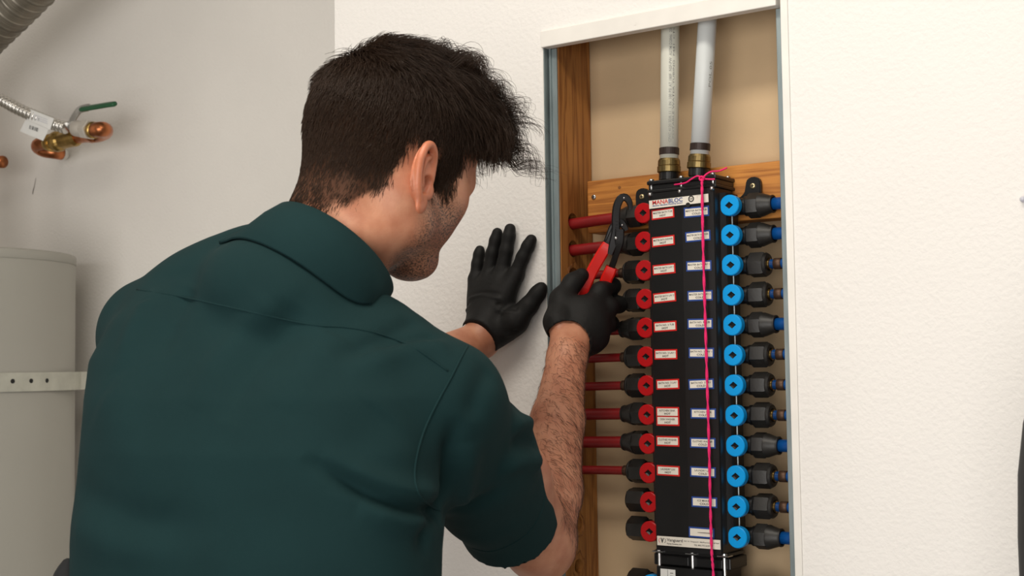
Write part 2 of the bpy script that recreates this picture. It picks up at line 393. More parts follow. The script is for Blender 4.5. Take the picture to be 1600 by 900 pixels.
ME['rdisc'] = local_mesh('valve_knob', disc_geo(-1), MT['red']); ME['bdisc'] = local_mesh('valve_knob', disc_geo(1), MT['blue'])
ME['sock'] = local_mesh('socket', sock_geo(), MT['blk'])
ME['stem'] = local_mesh('valve_stem', join(lathe((0, .009, 0), (0, 1, 0), [(0, .0128), (.006, .0125), (.007, .0105), (.026, .0105)], 18)), MT['blk'], False)
ME['boss'] = {s: local_mesh('outlet_neck', lathe((0, 0, 0), (s, 0, 0), [(-.012, .0115), (.006, .0115), (.0065, .0135), (.010, .0135), (.0105, .0105), (.016, .0105)], 20), MT['blk']) for s in (-1, 1)}
R6 = .0172
def hexprof(prof, s, seg=6): return lathe((0, 0, 0), (s, 0, 0), prof, seg, math.pi / 6)
def chamfer_hex(s, t0, t1, r, front=True):
    """hexagon nut with turned chamfers, along +-x"""
    bm = bmesh.new(); v, f = hexprof([(t0, r * .90), (t0 + .0022, r), (t1 - .002, r), (t1, r * .92)], s)
    return v, f
def nut(kind, s):
    if kind == 'cone':
        body = chamfer_hex(s, .010, .0285, R6)
        return join(body, lathe((0, 0, 0), (s, 0, 0), [(.0275, .0160), (.030, .0160), (.0440, .0113), (.0445, .0122), (.0465, .0120), (.0468, .0098), (.043, .0098)], 24))
    if kind == 'collar':
        return join(chamfer_hex(s, .011, .0335, R6), lathe((0, 0, 0), (s, 0, 0), [(.033, .0155), (.0345, .0158), (.0372, .0140), (.0376, .0090), (.036, .0090)], 24))
    return join(chamfer_hex(s, .010, .0380, R6), lathe((0, 0, 0), (s, 0, 0), [(.037, .0152), (.0388, .0140), (.0390, .002)], 24))
for k in ('cone', 'collar', 'cap'):
    for s in (-1, 1): ME[k, s] = local_mesh('compression_nut', nut(k, s), MT['blkdull'])
ME['ferrule'] = {s: local_mesh('brass_ferrule', lathe((0, 0, 0), (s, 0, 0), [(.036, .0075), (.0395, .0075), (.0405, .0062), (.041, .006)], 18), MT['brass'], True) for s in (-1, 1)}
HOTK = ['cone', 'cone', 'collar', 'collar', 'cone', 'collar', 'collar', 'cone', 'cone', 'collar', 'cap', 'cap']
COLDK = ['cone', 'cone', 'collar', 'collar', 'cone', 'collar', 'collar', 'collar', 'cone', 'collar', 'collar', 'cone']
def port(parent, z, s, kind, color, pipe=True):
    x = s * .0661
    d = put('valve_knob', ME[color], parent, (x, .020, z)); put('socket', ME['sock'], d, (x, .020, z), base=d['_o'])
    put('valve_stem', ME['stem'], parent, (x, .020, z))
    put('outlet_neck', ME['boss'][s], parent, (s * .0722, YP, z))
    n = put('compression_nut', ME[kind, s], parent, (s * .0722, YP, z))
    n.rotation_euler = (random.choice([0, .12, -.15, .3, -.3, .05]), 0, 0)
    if kind == 'collar': put('brass_ferrule', ME['ferrule'][s], n, (s * .0722, YP, z), base=n['_o'])
for i, z in enumerate(ROWS):
    port(man, z, -1, HOTK[i], 'rdisc'); port(man, z, 1, COLDK[i], 'bdisc')
mesh_obj('tie_rod', *tube([(.0640, .033, 1.615), (.0640, .033, 1.15)], .0013, 8), MT['galv'], man)
# stickers
NAMES = ['MASTER BATH TUB', 'MASTER BATH SHOWER', 'MASTER BATH LAV 1', 'MASTER BATH LAV 2', 'BATH NO. 3 TUB', 'BATH NO. 2 LAV 1', 'BATH NO. 3 LAV', 'KITCHEN SINK', 'CLOTHES WASHER', 'LAUNDRY LAV', 'ICE MAKER', '']
AL = -math.atan2(.0070 - ya, .0515); AR = math.atan2(.0065 - ya, .0460)
def yface(x): return (ya + (.0040 - x) * math.tan(-AL)) if x < .004 else (ya + (x - .004) * math.tan(AR))
def sticker(parent, x, z, wd, ht, m, roll, rz, y, t=.0004, name='sticker', face=True, border=.0020):
    A = np.array([[math.cos(rz), -math.sin(rz), 0], [math.sin(rz), math.cos(rz), 0], [0, 0, 1]]) @ np.array([[math.cos(roll), 0, -math.sin(roll)], [0, 1, 0], [math.sin(roll), 0, math.cos(roll)]])
    o = mesh_obj(name, *xform(bx(-wd / 2, wd / 2, -t, t, -ht / 2, ht / 2), A, (x, y, z)), m, parent)
    if face: mesh_obj('paper_face', *xform(bx(-wd / 2 + border, wd / 2 - border, -t * 1.6, -t * .9, -ht / 2 + border, ht / 2 - border), A, (x, y, z)), MT['sticker'], o)
    return o
def port_sticker(parent, col, x, z, l1, l2, roll):
    rz = AL if x < 0 else AR; m = MT['sticred'] if col == 'hot' else MT['sticblue']
    y = yface(x) - .0003
    o = sticker(parent, x, z, .0366, .0138, m, roll, rz, y)
    wd = min(.031, .0019 * len(l1) + .0022)
    if l1:
        lettering(l1, MT['print'], o, x, z + .0019, y - .0008, wd, .0026, rz=rz, roll=roll, bold=.012)
        lettering(l2, MT['print'], o, x, z - .0023, y - .0008, .0098 if l2 == 'HOT' else .0125, .0028, rz=rz, roll=roll, bold=.025)
    else:
        mesh_obj('rule_line', *bx(x - .014, x + .014, y - .0010, y - .0007, z - .0003, z + .0003), MT['crimp'], o)
HZ = {0: (-.0262, 1.5945), 1: (-.0265, 1.5570), 2: (-.0262, 1.5185), 3: (-.0262, 1.4800), 4: (-.0262, 1.4405), 5: (-.0262, 1.4025), 6: (-.0240, 1.3620), 8: (-.0258, 1.2852), 9: (-.0262, 1.2455)}
ROLLH = [.03, .03, .03, .05, .03, .0, .03, 0, 0, -.01]
for i, (x, z) in HZ.items(): port_sticker(man, 'hot', x, z, NAMES[i], 'HOT', ROLLH[i])
port_sticker(man, 'hot', -.0252, 1.3245, 'KITCHEN SINK', 'HOT', .0); port_sticker(man, 'hot', -.0250, 1.3128, 'DISH WASHER', 'HOT', .0)
CZ = [(.0255, 1.5930), (.0268, 1.5600), (.0272, 1.5200), (.0280, 1.4800), (.0272, 1.4425), (.0280, 1.4035), (.0268, 1.3620), (.0288, 1.3230), (.0272, 1.2840), (.0265, 1.2455), (.0275, 1.2058), (.0225, 1.1655)]
ROLLC = [.01, .03, -.01, .0, -.01, -.02, .03, -.01, -.01, -.02, -.01, -.02]
for i, (x, z) in enumerate(CZ): port_sticker(man, 'cold', x, z, NAMES[i], 'COLD', ROLLC[i])
# maker's plate
yt = ya - .0012
pl = sticker(man, -.0002, 1.6090, .0905, .0112, MT['sticker'], .022, 0, yt, .0006, 'name_plate', False)
lettering('MANA', MT['redprint'], pl, -.0400, 1.6103, yt - .0009, .0245, .0058, roll=.022, left=True, bold=.018)
lettering('BLOC', MT['blueprint'], pl, -.0150, 1.6107, yt - .0009, .0215, .0058, roll=.022, left=True, bold=.018)
lettering('Modular Manifold Plumbing System', MT['blueprint'], pl, -.0400, 1.6056, yt - .0009, .0465, .0024, roll=.022, left=True, bold=.02, shear=.2)
def ringmesh(x, y, z, r0, r1, a0=0, a1=2 * math.pi, n=24, ex=1.0):
    V = []; F = []
    for k in range(n + 1):
        a = a0 + (a1 - a0) * k / n
        V += [(x + r0 * ex * math.cos(a), y, z + r0 * math.sin(a)), (x + r1 * ex * math.cos(a), y, z + r1 * math.sin(a))]
    for k in range(n): F.append([2 * k, 2 * k + 1, 2 * k + 3, 2 * k + 2])
    return V, F
mesh_obj('certification_mark', *ringmesh(.0195, yt - .0009, 1.6108, .0028, .0044), MT['print'], pl)
lettering('NSF', MT['print'], pl, .0195, 1.6108, yt - .0009, .0046, .0022, bold=.02)
mesh_obj('certification_mark', *join(*[bx(a, b, yt - .0009, yt - .0007, c, d) for a, b, c, d in ((.0285, .0385, 1.6143, 1.6145), (.0285, .0287, 1.611, 1.6143), (.0383, .0385, 1.608, 1.6143), (.0330, .0383, 1.6062, 1.6064))]), MT['greyprint'], pl)
mesh_obj('key_hole', *lathe((.0145, yt - .0014, 1.6030), (0, 1, 0), [(0, .0032), (.002, .0036)], 14), MT['dark'], pl)
vp = sticker(man, .0038, 1.1515, .0945, .0124, MT['sticker'], 0, 0, yt, .0006, 'name_plate', False)
lettering('V', MT['print'], vp, -.0355, 1.1520, yt - .0009, .0050, .0066, bold=.05)
mesh_obj('emblem_arc', *ringmesh(-.0355, yt - .0009, 1.1520, .0036, .0041, math.pi * .72, math.pi * 1.28, 10, 1.35), MT['redprint'], vp)
mesh_obj('emblem_arc', *ringmesh(-.0355, yt - .0009, 1.1520, .0036, .0041, -math.pi * .28, math.pi * .28, 10, 1.35), MT['print'], vp)
lettering('Vanguard', MT['print'], vp, -.0285, 1.1528, yt - .0009, .0240, .0050, left=True, bold=.01)
lettering('Piping Systems, Inc.', MT['print'], vp, -.0282, 1.1481, yt - .0009, .0225, .0022, left=True, bold=.02)
lettering('901 N. Vanguard \u2022 McPherson, KS 67460', MT['print'], vp, -.0025, 1.1530, yt - .0009, .0520, .0022, left=True, bold=.01)
lettering('TEL 800.775.5039', MT['print'], vp, .0125, 1.1489, yt - .0009, .0230, .0020, left=True, bold=.01)
# bottom flange
mesh_obj('bottom_cap', *join(bx(-.0515, .0545, .010, .064, 1.1330, 1.1385, .001)), MT['blk'], man)
for x in (-.046, .0045, .0515):
    mesh_obj('bolt', *join(lathe((x, .0125, 1.1100), (0, 0, 1), [(0, .0023), (.028, .0023)], 10), bx(x - .008, x + .008, .006, .020, 1.1352, 1.1366), lathe((x, .0125, 1.1366), (0, 0, 1), [(0, .0036), (.0022, .0032), (.003, .001)], 10)), MT['steel'], man)

# second block below
man2 = thing('plumbing_manifold', 'lower black manifold section cut off by the bottom of the photo', 'manifold', (0, .05, .62))
mesh_obj('body', *hprism(prof, .62, 1.1165), MT['blk'], man2)
mesh_obj('top_cap', *join(bx(-.0560, .0590, .014, .064, 1.1170, 1.1325, .0015), bx(-.044, -.002, .0115, .015, 1.1185, 1.1305, .0008), bx(.010, .048, .0115, .015, 1.1185, 1.1305, .0008)), MT['blk'], man2)
for z in (1.0875, 1.0475, 1.0075):
    port(man2, z, -1, 'cap', 'bdisc'); port(man2, z, 1, 'collar', 'bdisc')
t2 = sticker(man2, -.0300, 1.0985, .0235, .0300, MT['tag'], 0, AL, yface(-.03) - .0003, name='paper_tag', face=False)
mesh_obj('rule_line', *bx(-.0304, -.0300, yface(-.03) - .0009, yface(-.03) - .0007, 1.084, 1.113), MT['print'], t2)
mesh_obj('pen_stroke', *tube([(-.040, yface(-.04) - .0009, 1.0995), (-.036, yface(-.036) - .0009, 1.0975), (-.033, yface(-.033) - .0009, 1.101)], .0003, 5), MT['print'], t2)
for k, zz in enumerate((1.108, 1.104, 1.100, 1.096)):
    mesh_obj('print_line', *bx(-.0262, -.0215, yface(-.024) - .0009, yface(-.024) - .0007, zz, zz + .0014), MT['greyprint'], t2)
ps = sticker(man2, .0275, 1.0935, .0366, .0138, MT['sticblue'], -.02, AR, yface(.0275) - .0003)
lettering('MASTER BATH', MT['print'], ps, .0275, 1.0965, yface(.0275) - .0011, .026, .0030, rz=AR, roll=-.02, bold=.02)
flush_text()

# ------------------------------------------------------------------ tubes
hotn = ['beside the pliers head at the top left', 'second from the top on the left', 'third from the top on the left, beside the red grips', 'behind the gloved fist on the left', 'behind the wrist of the gloved fist', 'just below the gloved fist', 'second below the gloved fist', 'third below the gloved fist', 'fourth below the gloved fist', 'lowest of the red tubes']
def red_tube(i):
    z = ROWS[i]; big = HOTK[i] == 'cone'; r = .0083 if big else .0062
    x1 = -.0722 - (.043 if big else .0370)
    dz = [.006, .004, .002, 0, 0, .003, .003, .003, .003, .003][i]
    o = thing('red_tube', 'dusty red water tube ' + hotn[i], 'pipe', (-.26, YP, z), 'red tubes entering the left stud')
    P = resample([(x1, YP, z), (-.15, YP, z - dz * .2), (-.20, YP, z - dz * .6), (-.26, YP, z - dz)], 14)
    mesh_obj('tube', *tube(P, r, 16), MT['redpipe'], o, True)
    if not big: mesh_obj('crimp_ring', *lathe((x1 - .002, YP, z), (-1, 0, 0), [(0, r + .0004), (.0004, r + .0011), (.0085, r + .0011), (.009, r + .0003)], 18), MT['crimp'], o, True)
for i in range(10): red_tube(i)
coldn = ['at the top right beside the mounting ear', 'second from the top on the right', 'third from the top on the right', 'fourth from the top on the right', 'fifth from the top on the right', 'sixth from the top on the right', 'seventh from the top on the right', 'eighth from the top on the right', 'ninth from the top, level with the clothes washer sticker', 'level with the laundry sticker', 'level with the ice maker sticker', 'lowest on the right, level with the blank sticker']
for i in range(12):
    z = ROWS[i]; big = COLDK[i] == 'cone'; r = .0083 if big else .0064; x0 = .0722 + (.043 if big else .0400)
    o = thing('blue_tube', 'short blue water tube ' + coldn[i], 'pipe', (.165, YP, z), 'blue tubes entering the right stud')
    mesh_obj('tube', *tube([(x0, YP, z), (.14, YP, z), (.1675, YP, z)], r, 16), MT['bluepipe'], o, True)
    if not big: mesh_obj('crimp_ring', *lathe((x0 + .0055, YP, z), (1, 0, 0), [(0, r + .0003), (.0004, r + .0012), (.0105, r + .0012), (.011, r + .0003)], 18), MT['crimp'], o, True)

# ------------------------------------------------------------------ white supply pipes on top
def supply(name, label, p0, p1, m, r):
    p0 = np.array(p0); p1 = np.array(p1); d = (p1 - p0) / np.linalg.norm(p1 - p0)
    o = thing(name, label, 'pipe', tuple(p0), 'white pipes feeding the manifold')
    mesh_obj('pipe', *tube([p0 + d * .012, p0 + d * .15, p1 + d * .2], r, 32), m, o, True)
    mesh_obj('crimp_ring', *lathe(p0 + d * .0285, d, [(0, r + .0002), (.0004, r + .0010), (.0095, r + .0010), (.0099, r + .0002)], 32), MT['darkband'], o)
    mesh_obj('union_nut', *lathe(p0 + d * .0035, d, [(0, r + .0022), (.001, r + .0034), (.0085, r + .0034), (.0095, r + .0022), (.0105, r + .0026), (.0165, r + .0024), (.0195, r + .0008), (.0200, r - .001)], 32), MT['oldbrass'], o)
    mesh_obj('threaded_stub', *lathe(p0 - d * .017, d, [(0, r + .001), (.006, r + .001), (.0065, r - .0005), (.010, r - .0005), (.0105, r + .001), (.022, r + .001)], 28), MT['blk'], o)
    return o, d
za = 1.6515
pA, dA = supply('white_pipe', 'ivory-white upright pipe with a printed line of text on the manifold', (-.0335, .038, za), (-.0262, .038, 1.864), MT['pvc1'], .0130)
pB, dB = supply('white_pipe', 'plain white upright pipe leaning right, nearer the pink knot', (.0128, .038, za + .001), (.0320, .038, 1.8654), MT['pvc2'], .0130)
# the print: follows the pipe, wrapped on its camera-facing side
def pipe_print(body, o, p0, d, t0, t1, ang, r, h, m):
    c = bpy.data.curves.new('t', 'FONT'); c.body = body; c.resolution_u = 2; c.offset = .01; q = bpy.data.objects.new('t', c); COL.objects.link(q)
    bpy.context.view_layer.update(); me = bpy.data.meshes.new_from_object(q.evaluated_get(bpy.context.evaluated_depsgraph_get()))
    n = len(me.vertices); co = np.empty(n * 3); me.vertices.foreach_get('co', co); co = co.reshape(-1, 3); lo = co.min(0); hi = co.max(0)
    u = (co[:, 0] - lo[0]) / (hi[0] - lo[0]); v = (co[:, 1] - lo[1]) / (hi[1] - lo[1]) - .5
    a = ang - v * h / r; side = np.array([1.0, 0, 0]); side = side - d * (side @ d); side /= np.linalg.norm(side); fr = np.cross(side, d) ; fr = -fr if fr[1] > 0 else fr
    W = p0 + np.outer(t1 + (t0 - t1) * (1 - u), d) + (np.outer(np.sin(a), side) + np.outer(np.cos(a), fr)) * (r + .0002)
    W -= np.array(o['_o']); me.vertices.foreach_set('co', W.ravel()); me.materials.clear(); me.materials.append(m); me.update()
    mesh_obj('printed_line', None, None, None, o, me=me); bpy.data.objects.remove(q)
pipe_print('CPVC 4120 SDR 11  1 IN  100 PSI AT 180F  NSF-PW  ASTM D2846  23:14', pA, np.array((-.0335, .038, za)), dA, .045, .21, .55, .0130, .0038, MT['greyprint'])
pipe_print('POTABLE WATER TUBING  F441  CTS', pA, np.array((-.0335, .038, za)), dA, .05, .205, .90, .0130, .0026, MT['greyprint'])
pipe_print('POL 05', pB, np.array((.0128, .038, za + .001)), dB, .115, .15, 1.15, .0130, .0040, MT['greyprint'])

# ------------------------------------------------------------------ pink string
st_ = thing('pink_string', 'bright pink string knotted at the top and hanging down the manifold', 'string', tuple(aty(1097, 277, -.002)))
kn = aty(1097, 279, -.004)
line = [kn, aty(1097, 300, -.0045), aty(1099, 400, -.0045), aty(1102, 500, -.0045), aty(1105, 600, -.0045), aty(1108, 700, -.0045), aty(1110, 790, -.0045), aty(1112, 860, -.0045), aty(1115, 905, -.0045), aty(1121, 1060, -.0045), aty(1127, 1240, -.0045)]
Pl = resample(line, 120); off = np.array([np.cos(np.arange(120) * .9), np.sin(np.arange(120) * .9), np.zeros(120)]).T * .0008
mesh_obj('strand', *tube(Pl + off, .0013, 8), MT['pink'], st_, True); mesh_obj('strand', *tube(Pl - off, .0013, 8), MT['pink'], st_, True)
mesh_obj('tail', *tube(resample([kn, aty(1104, 272, .0), aty(1112, 268, .004), aty(1124, 267, .01), aty(1136, 262, .012)], 24), .0012, 8), MT['pink'], st_, True)
mesh_obj('tail', *tube(resample([aty(1098, 279, -.003), aty(1090, 275, -.003), aty(1080, 280, -.002), aty(1070, 286, .002), aty(1050, 289, .012)], 24), .0012, 8), MT['pink'], st_, True)
mesh_obj('tail', *tube(resample([kn, aty(1106, 280, .0), aty(1117, 280, .004)], 12), .0012, 8), MT['pink'], st_, True)
a = np.linspace(0, 4 * math.pi, 40); mesh_obj('knot', *tube(kn + np.stack([.0028 * np.cos(a), .0022 * np.sin(a * .5 + .4), .0026 * np.sin(a)], 1), .0013, 8), MT['pink'], st_, True)
mesh_obj('tail_knot', *lathe(aty(1050, 289, .012) - np.array([.002, 0, 0]), (1, 0, 0), [(0, .0008), (.001, .0024), (.003, .0024), (.004, .0008)], 10), MT['pink'], st_, True)

# ------------------------------------------------------------------ pliers
pz = 1.862
pl_ = thing('pliers', 'black slip-joint pliers with red grips closing on the top left nut', 'pliers', tuple(at(963, 372, pz)))
NF = -CM[:, 1]
def bar(name, pts, wd, th, m, n=24, parent=pl_):
    P = resample([at(*q) for q in pts], n); W = np.interp(np.linspace(0, 1, n), np.linspace(0, 1, len(wd)), wd)
    return mesh_obj(name, *flatbar(P, W, th, NF), m, parent)
bar('jaw', [(953, 397, 1.866), (958, 380, 1.863), (962, 360, 1.861), (962, 340, 1.860), (964, 322, 1.860), (970, 310, 1.860), (978, 309, 1.860), (984, 318, 1.860), (984, 328, 1.861)], [.007, .0115, .0115, .011, .011, .011, .010, .008, .005], .0085, MT['tool'])
bar('jaw', [(941, 392, 1.877), (949, 376, 1.872), (957, 358, 1.869), (965, 348, 1.867), (972, 350, 1.867), (979, 360, 1.867)], [.008, .009, .012, .0125, .011, .006], .007, MT['tool'])
bar('lever', [(968, 358, 1.860), (967, 378, 1.862), (963, 396, 1.868), (955, 419, 1.878), (950, 428, 1.882)], [.013, .0135, .0085, .0085, .0085], .0085, MT['tool'])
bar('lever', [(963, 352, 1.867), (956, 368, 1.869), (949, 382, 1.872), (942, 395, 1.876)], [.010, .010, .010, .009], .008, MT['tool'])
bar('grip', [(949.5, 381, 1.872), (945, 389, 1.873), (935, 406, 1.878), (924, 426, 1.884), (914, 450, 1.890), (907, 480, 1.897), (903, 515, 1.900)], [.0130, .0155, .0160, .0158, .0150, .0145, .012], .0135, MT['grip'], 30)
bar('grip', [(955.5, 417, 1.878), (952, 426, 1.880), (946, 440, 1.885), (938, 470, 1.893), (930, 505, 1.896)], [.0150, .0165, .0165, .0155, .012], .0135, MT['grip'], 24)
def rivet(px, py, d, r): mesh_obj('rivet', *lathe(at(px, py, d), NF, [(-.004, r), (.0005, r), (.0016, r * .7), (.0020, r * .2)], 14), MT['steel'], pl_, True)
rivet(962.5, 372, pz - .0035, .0026); rivet(975, 309.5, 1.857, .0018); rivet(972, 352, 1.863, .0020)
for k in range(4):   # serrations on the adjusting slot
    q = at(964.5 - k * .4, 346 + k * 5, 1.8560); mesh_obj('groove', *flatbar([q - CM[:, 0] * .003, q + CM[:, 0] * .003], .0012, .0012, NF), MT['tool'], pl_)

# ================================================================== LEFT: heater, valve, duct
rt = .255; ct = aty(119, 480, .16)
# axis of the tank: right tangent runs through px 119
rr = ray(118, 500); dh = np.array([rr[0], rr[1]]); dh /= np.linalg.norm(dh); nl = np.array([-dh[1], dh[0]]); 
Yc = YB - .05 - rt; tpar = (Yc - CAM[1] - nl[1] * rt) / dh[1]; tc_ = CAM[:2] + dh * tpar + nl * rt
ztop = 1.655
wh = thing('water_heater', 'pale grey water heater tank standing against the wall at left', 'water heater', (tc_[0], tc_[1], 0))
mesh_obj('tank_body', *lathe((tc_[0], tc_[1], 0), (0, 0, 1), [(0, rt - .004), (.02, rt), (ztop - .022, rt), (ztop - .020, rt - .001)], 96), MT['tank'], wh, False)
mesh_obj('top_lid', *lathe((tc_[0], tc_[1], ztop - .0215), (0, 0, 1), [(0, rt + .0005), (.0012, rt + .0018), (.018, rt + .0018), (.0205, rt + .0004), (.022, rt - .004), (.024, .05)], 96), MT['tank'], wh, False)
for q in ('tank_body', 'top_lid'):
    for o in [o for o in wh.children if o.name.startswith(q)]:
        for pgn in o.data.polygons: pgn.use_smooth = len(pgn.vertices) == 4
dsc = np.array([CAM[0] - tc_[0], CAM[1] - tc_[1]]); ang0 = math.atan2(dsc[1], dsc[0])
an = ang0 - .05
psr = np.array([tc_[0] + (rt + .002) * math.cos(an), tc_[1] + (rt + .002) * math.sin(an), ztop - .0105])
mesh_obj('lid_screw', *lathe(psr - np.array([math.cos(an), math.sin(an), 0]) * .001, (math.cos(an), math.sin(an), 0), [(0, .006), (.002, .006), (.004, .004), (.0045, .001)], 12), MT['steel'], wh, True)
# earthquake strap round the tank, held to the wall
zs = aty(60, 588, .0)[2]
zs = 1.372
def strap_path():
    P = []
    for k in range(70):
        a_ = math.radians(-190 + 236 * k / 69); ro = rt + .003 + .010 * max(0, (k - 60) / 9); P.append((tc_[0] + ro * math.cos(a_), tc_[1] + ro * math.sin(a_), zs))
    x, y, _ = P[-1]; P += [(x + .003, y + .05, zs), (x + .004, YB - .004, zs), (x + .03, YB - .002, zs)]
    return np.array(P)
sp_ = thing('metal_strap', 'perforated pale metal strap wrapped round the water heater', 'strap', (tc_[0] + rt + .03, YB, zs))
SP = strap_path(); n = len(SP); T = np.gradient(SP, axis=0); T /= np.linalg.norm(T, axis=1)[:, None]; NO = np.cross(T, [0, 0, 1.0])
V = []; F = []
for i in range(n):
    for dz, dn in ((-.020, 0), (-.020, .0016), (.020, .0016), (.020, 0)): V.append(SP[i] + np.array([0, 0, dz]) + NO[i] * dn)
for i in range(n - 1):
    for k in range(4): F.append([i * 4 + k, i * 4 + (k + 1) % 4, (i + 1) * 4 + (k + 1) % 4, (i + 1) * 4 + k])
F += [[0, 1, 2, 3], [(n - 1) * 4 + k for k in range(4)][::-1]]
mesh_obj('band', V, F, MT['strap'], sp_)
for k in range(6):
    a_ = ang0 + math.radians(16 + 9.2 * k * 1.05); dv = np.array([math.cos(a_), math.sin(a_), 0])
    mesh_obj('slot', *lathe(np.array([tc_[0], tc_[1], zs + .002]) + dv * (rt + .0042), dv, [(0, .0050), (.0006, .0050)], 12), MT['dark'], sp_)
for k in range(2):                                         # printed block on the band
    for j in range(4):
        for i in range(5):
            a_ = ang0 + math.radians(-3 - 1.9 * i - (k * 0)); dv = np.array([math.cos(a_), math.sin(a_), 0]); tv = np.array([-dv[1], dv[0], 0])
            if k: continue
            q = np.array([tc_[0], tc_[1], zs + .012 - j * .008]) + dv * (rt + .0049)
            mesh_obj('printed_line', [q - tv * .0032 - [0, 0, .0014], q + tv * .0032 - [0, 0, .0014], q + tv * .0032 + [0, 0, .0014], q - tv * .0032 + [0, 0, .0014]], [[0, 1, 2, 3]], MT['greynut'], sp_)

# flexible duct
du = thing('flexible_duct', 'ribbed metal flexible duct crossing the top left corner', 'duct', tuple(aty(-20, 40, .22)))
A0 = aty(-45, 71, .16); A1 = aty(90, -64, .16); dv = (A1 - A0) / np.linalg.norm(A1 - A0); HT = np.array([tc_[0] - .13, tc_[1] + .02, ztop + .012])
DP = resample([HT - [0, 0, .01], HT + [0, 0, .10], HT + [0, 0, .22], A0 - dv * .16 + [0, 0, -.02], A0, (A0 + A1) / 2, A1, A1 + dv * .12, A1 + dv * .26], 600)
DL = np.concatenate([[0], np.cumsum(np.linalg.norm(np.diff(DP, axis=0), axis=1))]); DP = np.stack([np.interp(np.linspace(0, DL[-1], 620), DL, DP[:, i]) for i in range(3)], 1)
DS = np.linspace(0, DL[-1], 620); mesh_obj('corrugated_sleeve', *tube(DP, .054 + .0008 * np.sin(DS * 2 * math.pi / .0052) + .0035 * np.exp(-(((DS + .012) % .026 - .013) / .0016) ** 2), 32), MT['duct'], du, True)

# water connection: copper U, brass ball valve, corrugated hose
bv = thing('ball_valve', 'brass and copper ball valve with a green lever on the wall above the heater', 'valve', tuple(aty(100, 242, YB)))
Y1, Y2 = .335, .265
def el(name, pts, r, m, n=20, seg=14): return mesh_obj(name, *tube(resample(pts, n), r, seg), m, bv, True)
el('copper_stub', [aty(100, 242, YB + .01), aty(98, 241, .39), aty(92, 239, .355)], .013, MT['trim'], 8)
el('copper_elbow', [aty(96, 240, .365), aty(84, 238, .345), aty(70, 236, Y1), aty(60, 231, Y1 - .01), aty(60, 226, Y1 - .02), aty(70, 224, Y1 - .02), aty(80, 223, Y1 - .02)], .0155, MT['copper'], 26)
vb0 = aty(74, 224.5, Y1 - .02); vb1 = aty(122, 214, Y1 - .02); dvb = (vb1 - vb0) / np.linalg.norm(vb1 - vb0); Lv = np.linalg.norm(vb1 - vb0)
mesh_obj('valve_body', *lathe(vb0, dvb, [(0, .017), (.010, .0185), (.012, .0215), (.018, .0215), (.020, .0175), (.026, .0195), (.034, .0245), (.044, .0250), (.052, .0225), (.056, .0180), (.062, .0205), (Lv * .92, .0205), (Lv, .0165)], 18), MT['brass'], bv)
el('copper_run', [vb1 - dvb * .005, aty(134, 213, Y1 - .02), aty(146, 212, Y1 - .03)], .0145, MT['copper'], 8)
el('copper_elbow', [aty(142, 212, Y1 - .02), aty(156, 210, Y1 - .02), aty(164, 206, Y1 - .03), aty(164, 203, Y1 - .055), aty(158, 202, Y2), aty(148, 203, Y2)], .0170, MT['copper'], 26)
hx0 = aty(148, 203.5, Y2); hx1 = aty(99, 198.5, Y2); dhx = (hx1 - hx0) / np.linalg.norm(hx1 - hx0)
mesh_obj('brass_union', *lathe(hx0, dhx, [(0, .0185), (.009, .0190), (.011, .0165), (.016, .0165)], 20), MT['brass'], bv, True)
mesh_obj('hose_nut', *lathe(hx0 + dhx * .013, dhx, [(0, .0215), (.002, .0230), (.020, .0230), (.022, .020)], 6), MT['greynut'], bv)
mesh_obj('hose_sleeve', *lathe(hx0 + dhx * .034, dhx, [(0, .0185), (.002, .0190), (.034, .0180), (.036, .0165)], 20), MT['greynut'], bv, True)
mesh_obj('valve_stem', *tube([aty(108, 212, Y1 - .03), aty(110, 196, Y1 - .05)], .008, 10), MT['brass'], bv, True)
hb = resample([aty(108, 199, .275), aty(112, 190, .268), aty(120, 177, .262), aty(127, 170.5, .26), aty(140, 168, .26)], 16)
mesh_obj('handle_bar', *flatbar(hb, .017, .0035, (0.5, -.85, .2)), MT['steel'], bv)
hg = resample([aty(127, 170.5, .26), aty(140, 168.5, .26), aty(155, 166, .26), aty(170, 163.5, .26), aty(180, 162.5, .26)], 16)
mesh_obj('green_sleeve', *flatbar(hg, np.interp(np.linspace(0, 1, 16), [0, .1, .9, 1], [.014, .019, .018, .011]), .009, (0.2, -.6, .75), .5), MT['green'], bv, True)
# corrugated hose
ho = thing('flexible_hose', 'corrugated stainless water hose running to the ball valve', 'hose', tuple(aty(0, 160, .24)))
HP = resample([aty(104, 200, Y2), aty(85, 194, Y2 - .005), aty(60, 184, Y2 - .01), aty(30, 171, Y2 - .02), aty(0, 155, Y2 - .03), aty(-22, 146, Y2 - .06), aty(-40, 165, Y2 - .10), aty(-46, 210, Y2 - .13), aty(-48, 290, Y2 - .14), aty(-48, 364, Y2 - .14)], 330)
HL = np.concatenate([[0], np.cumsum(np.linalg.norm(np.diff(HP, axis=0), axis=1))]); HP = np.stack([np.interp(np.linspace(0, HL[-1], 420), HL, HP[:, i]) for i in range(3)], 1); mesh_obj('corrugated_tube', *tube(HP, .0118 + .0030 * np.sin(np.linspace(0, HL[-1], 420) * 2 * math.pi / .0125), 18), MT['flex'], ho, True)
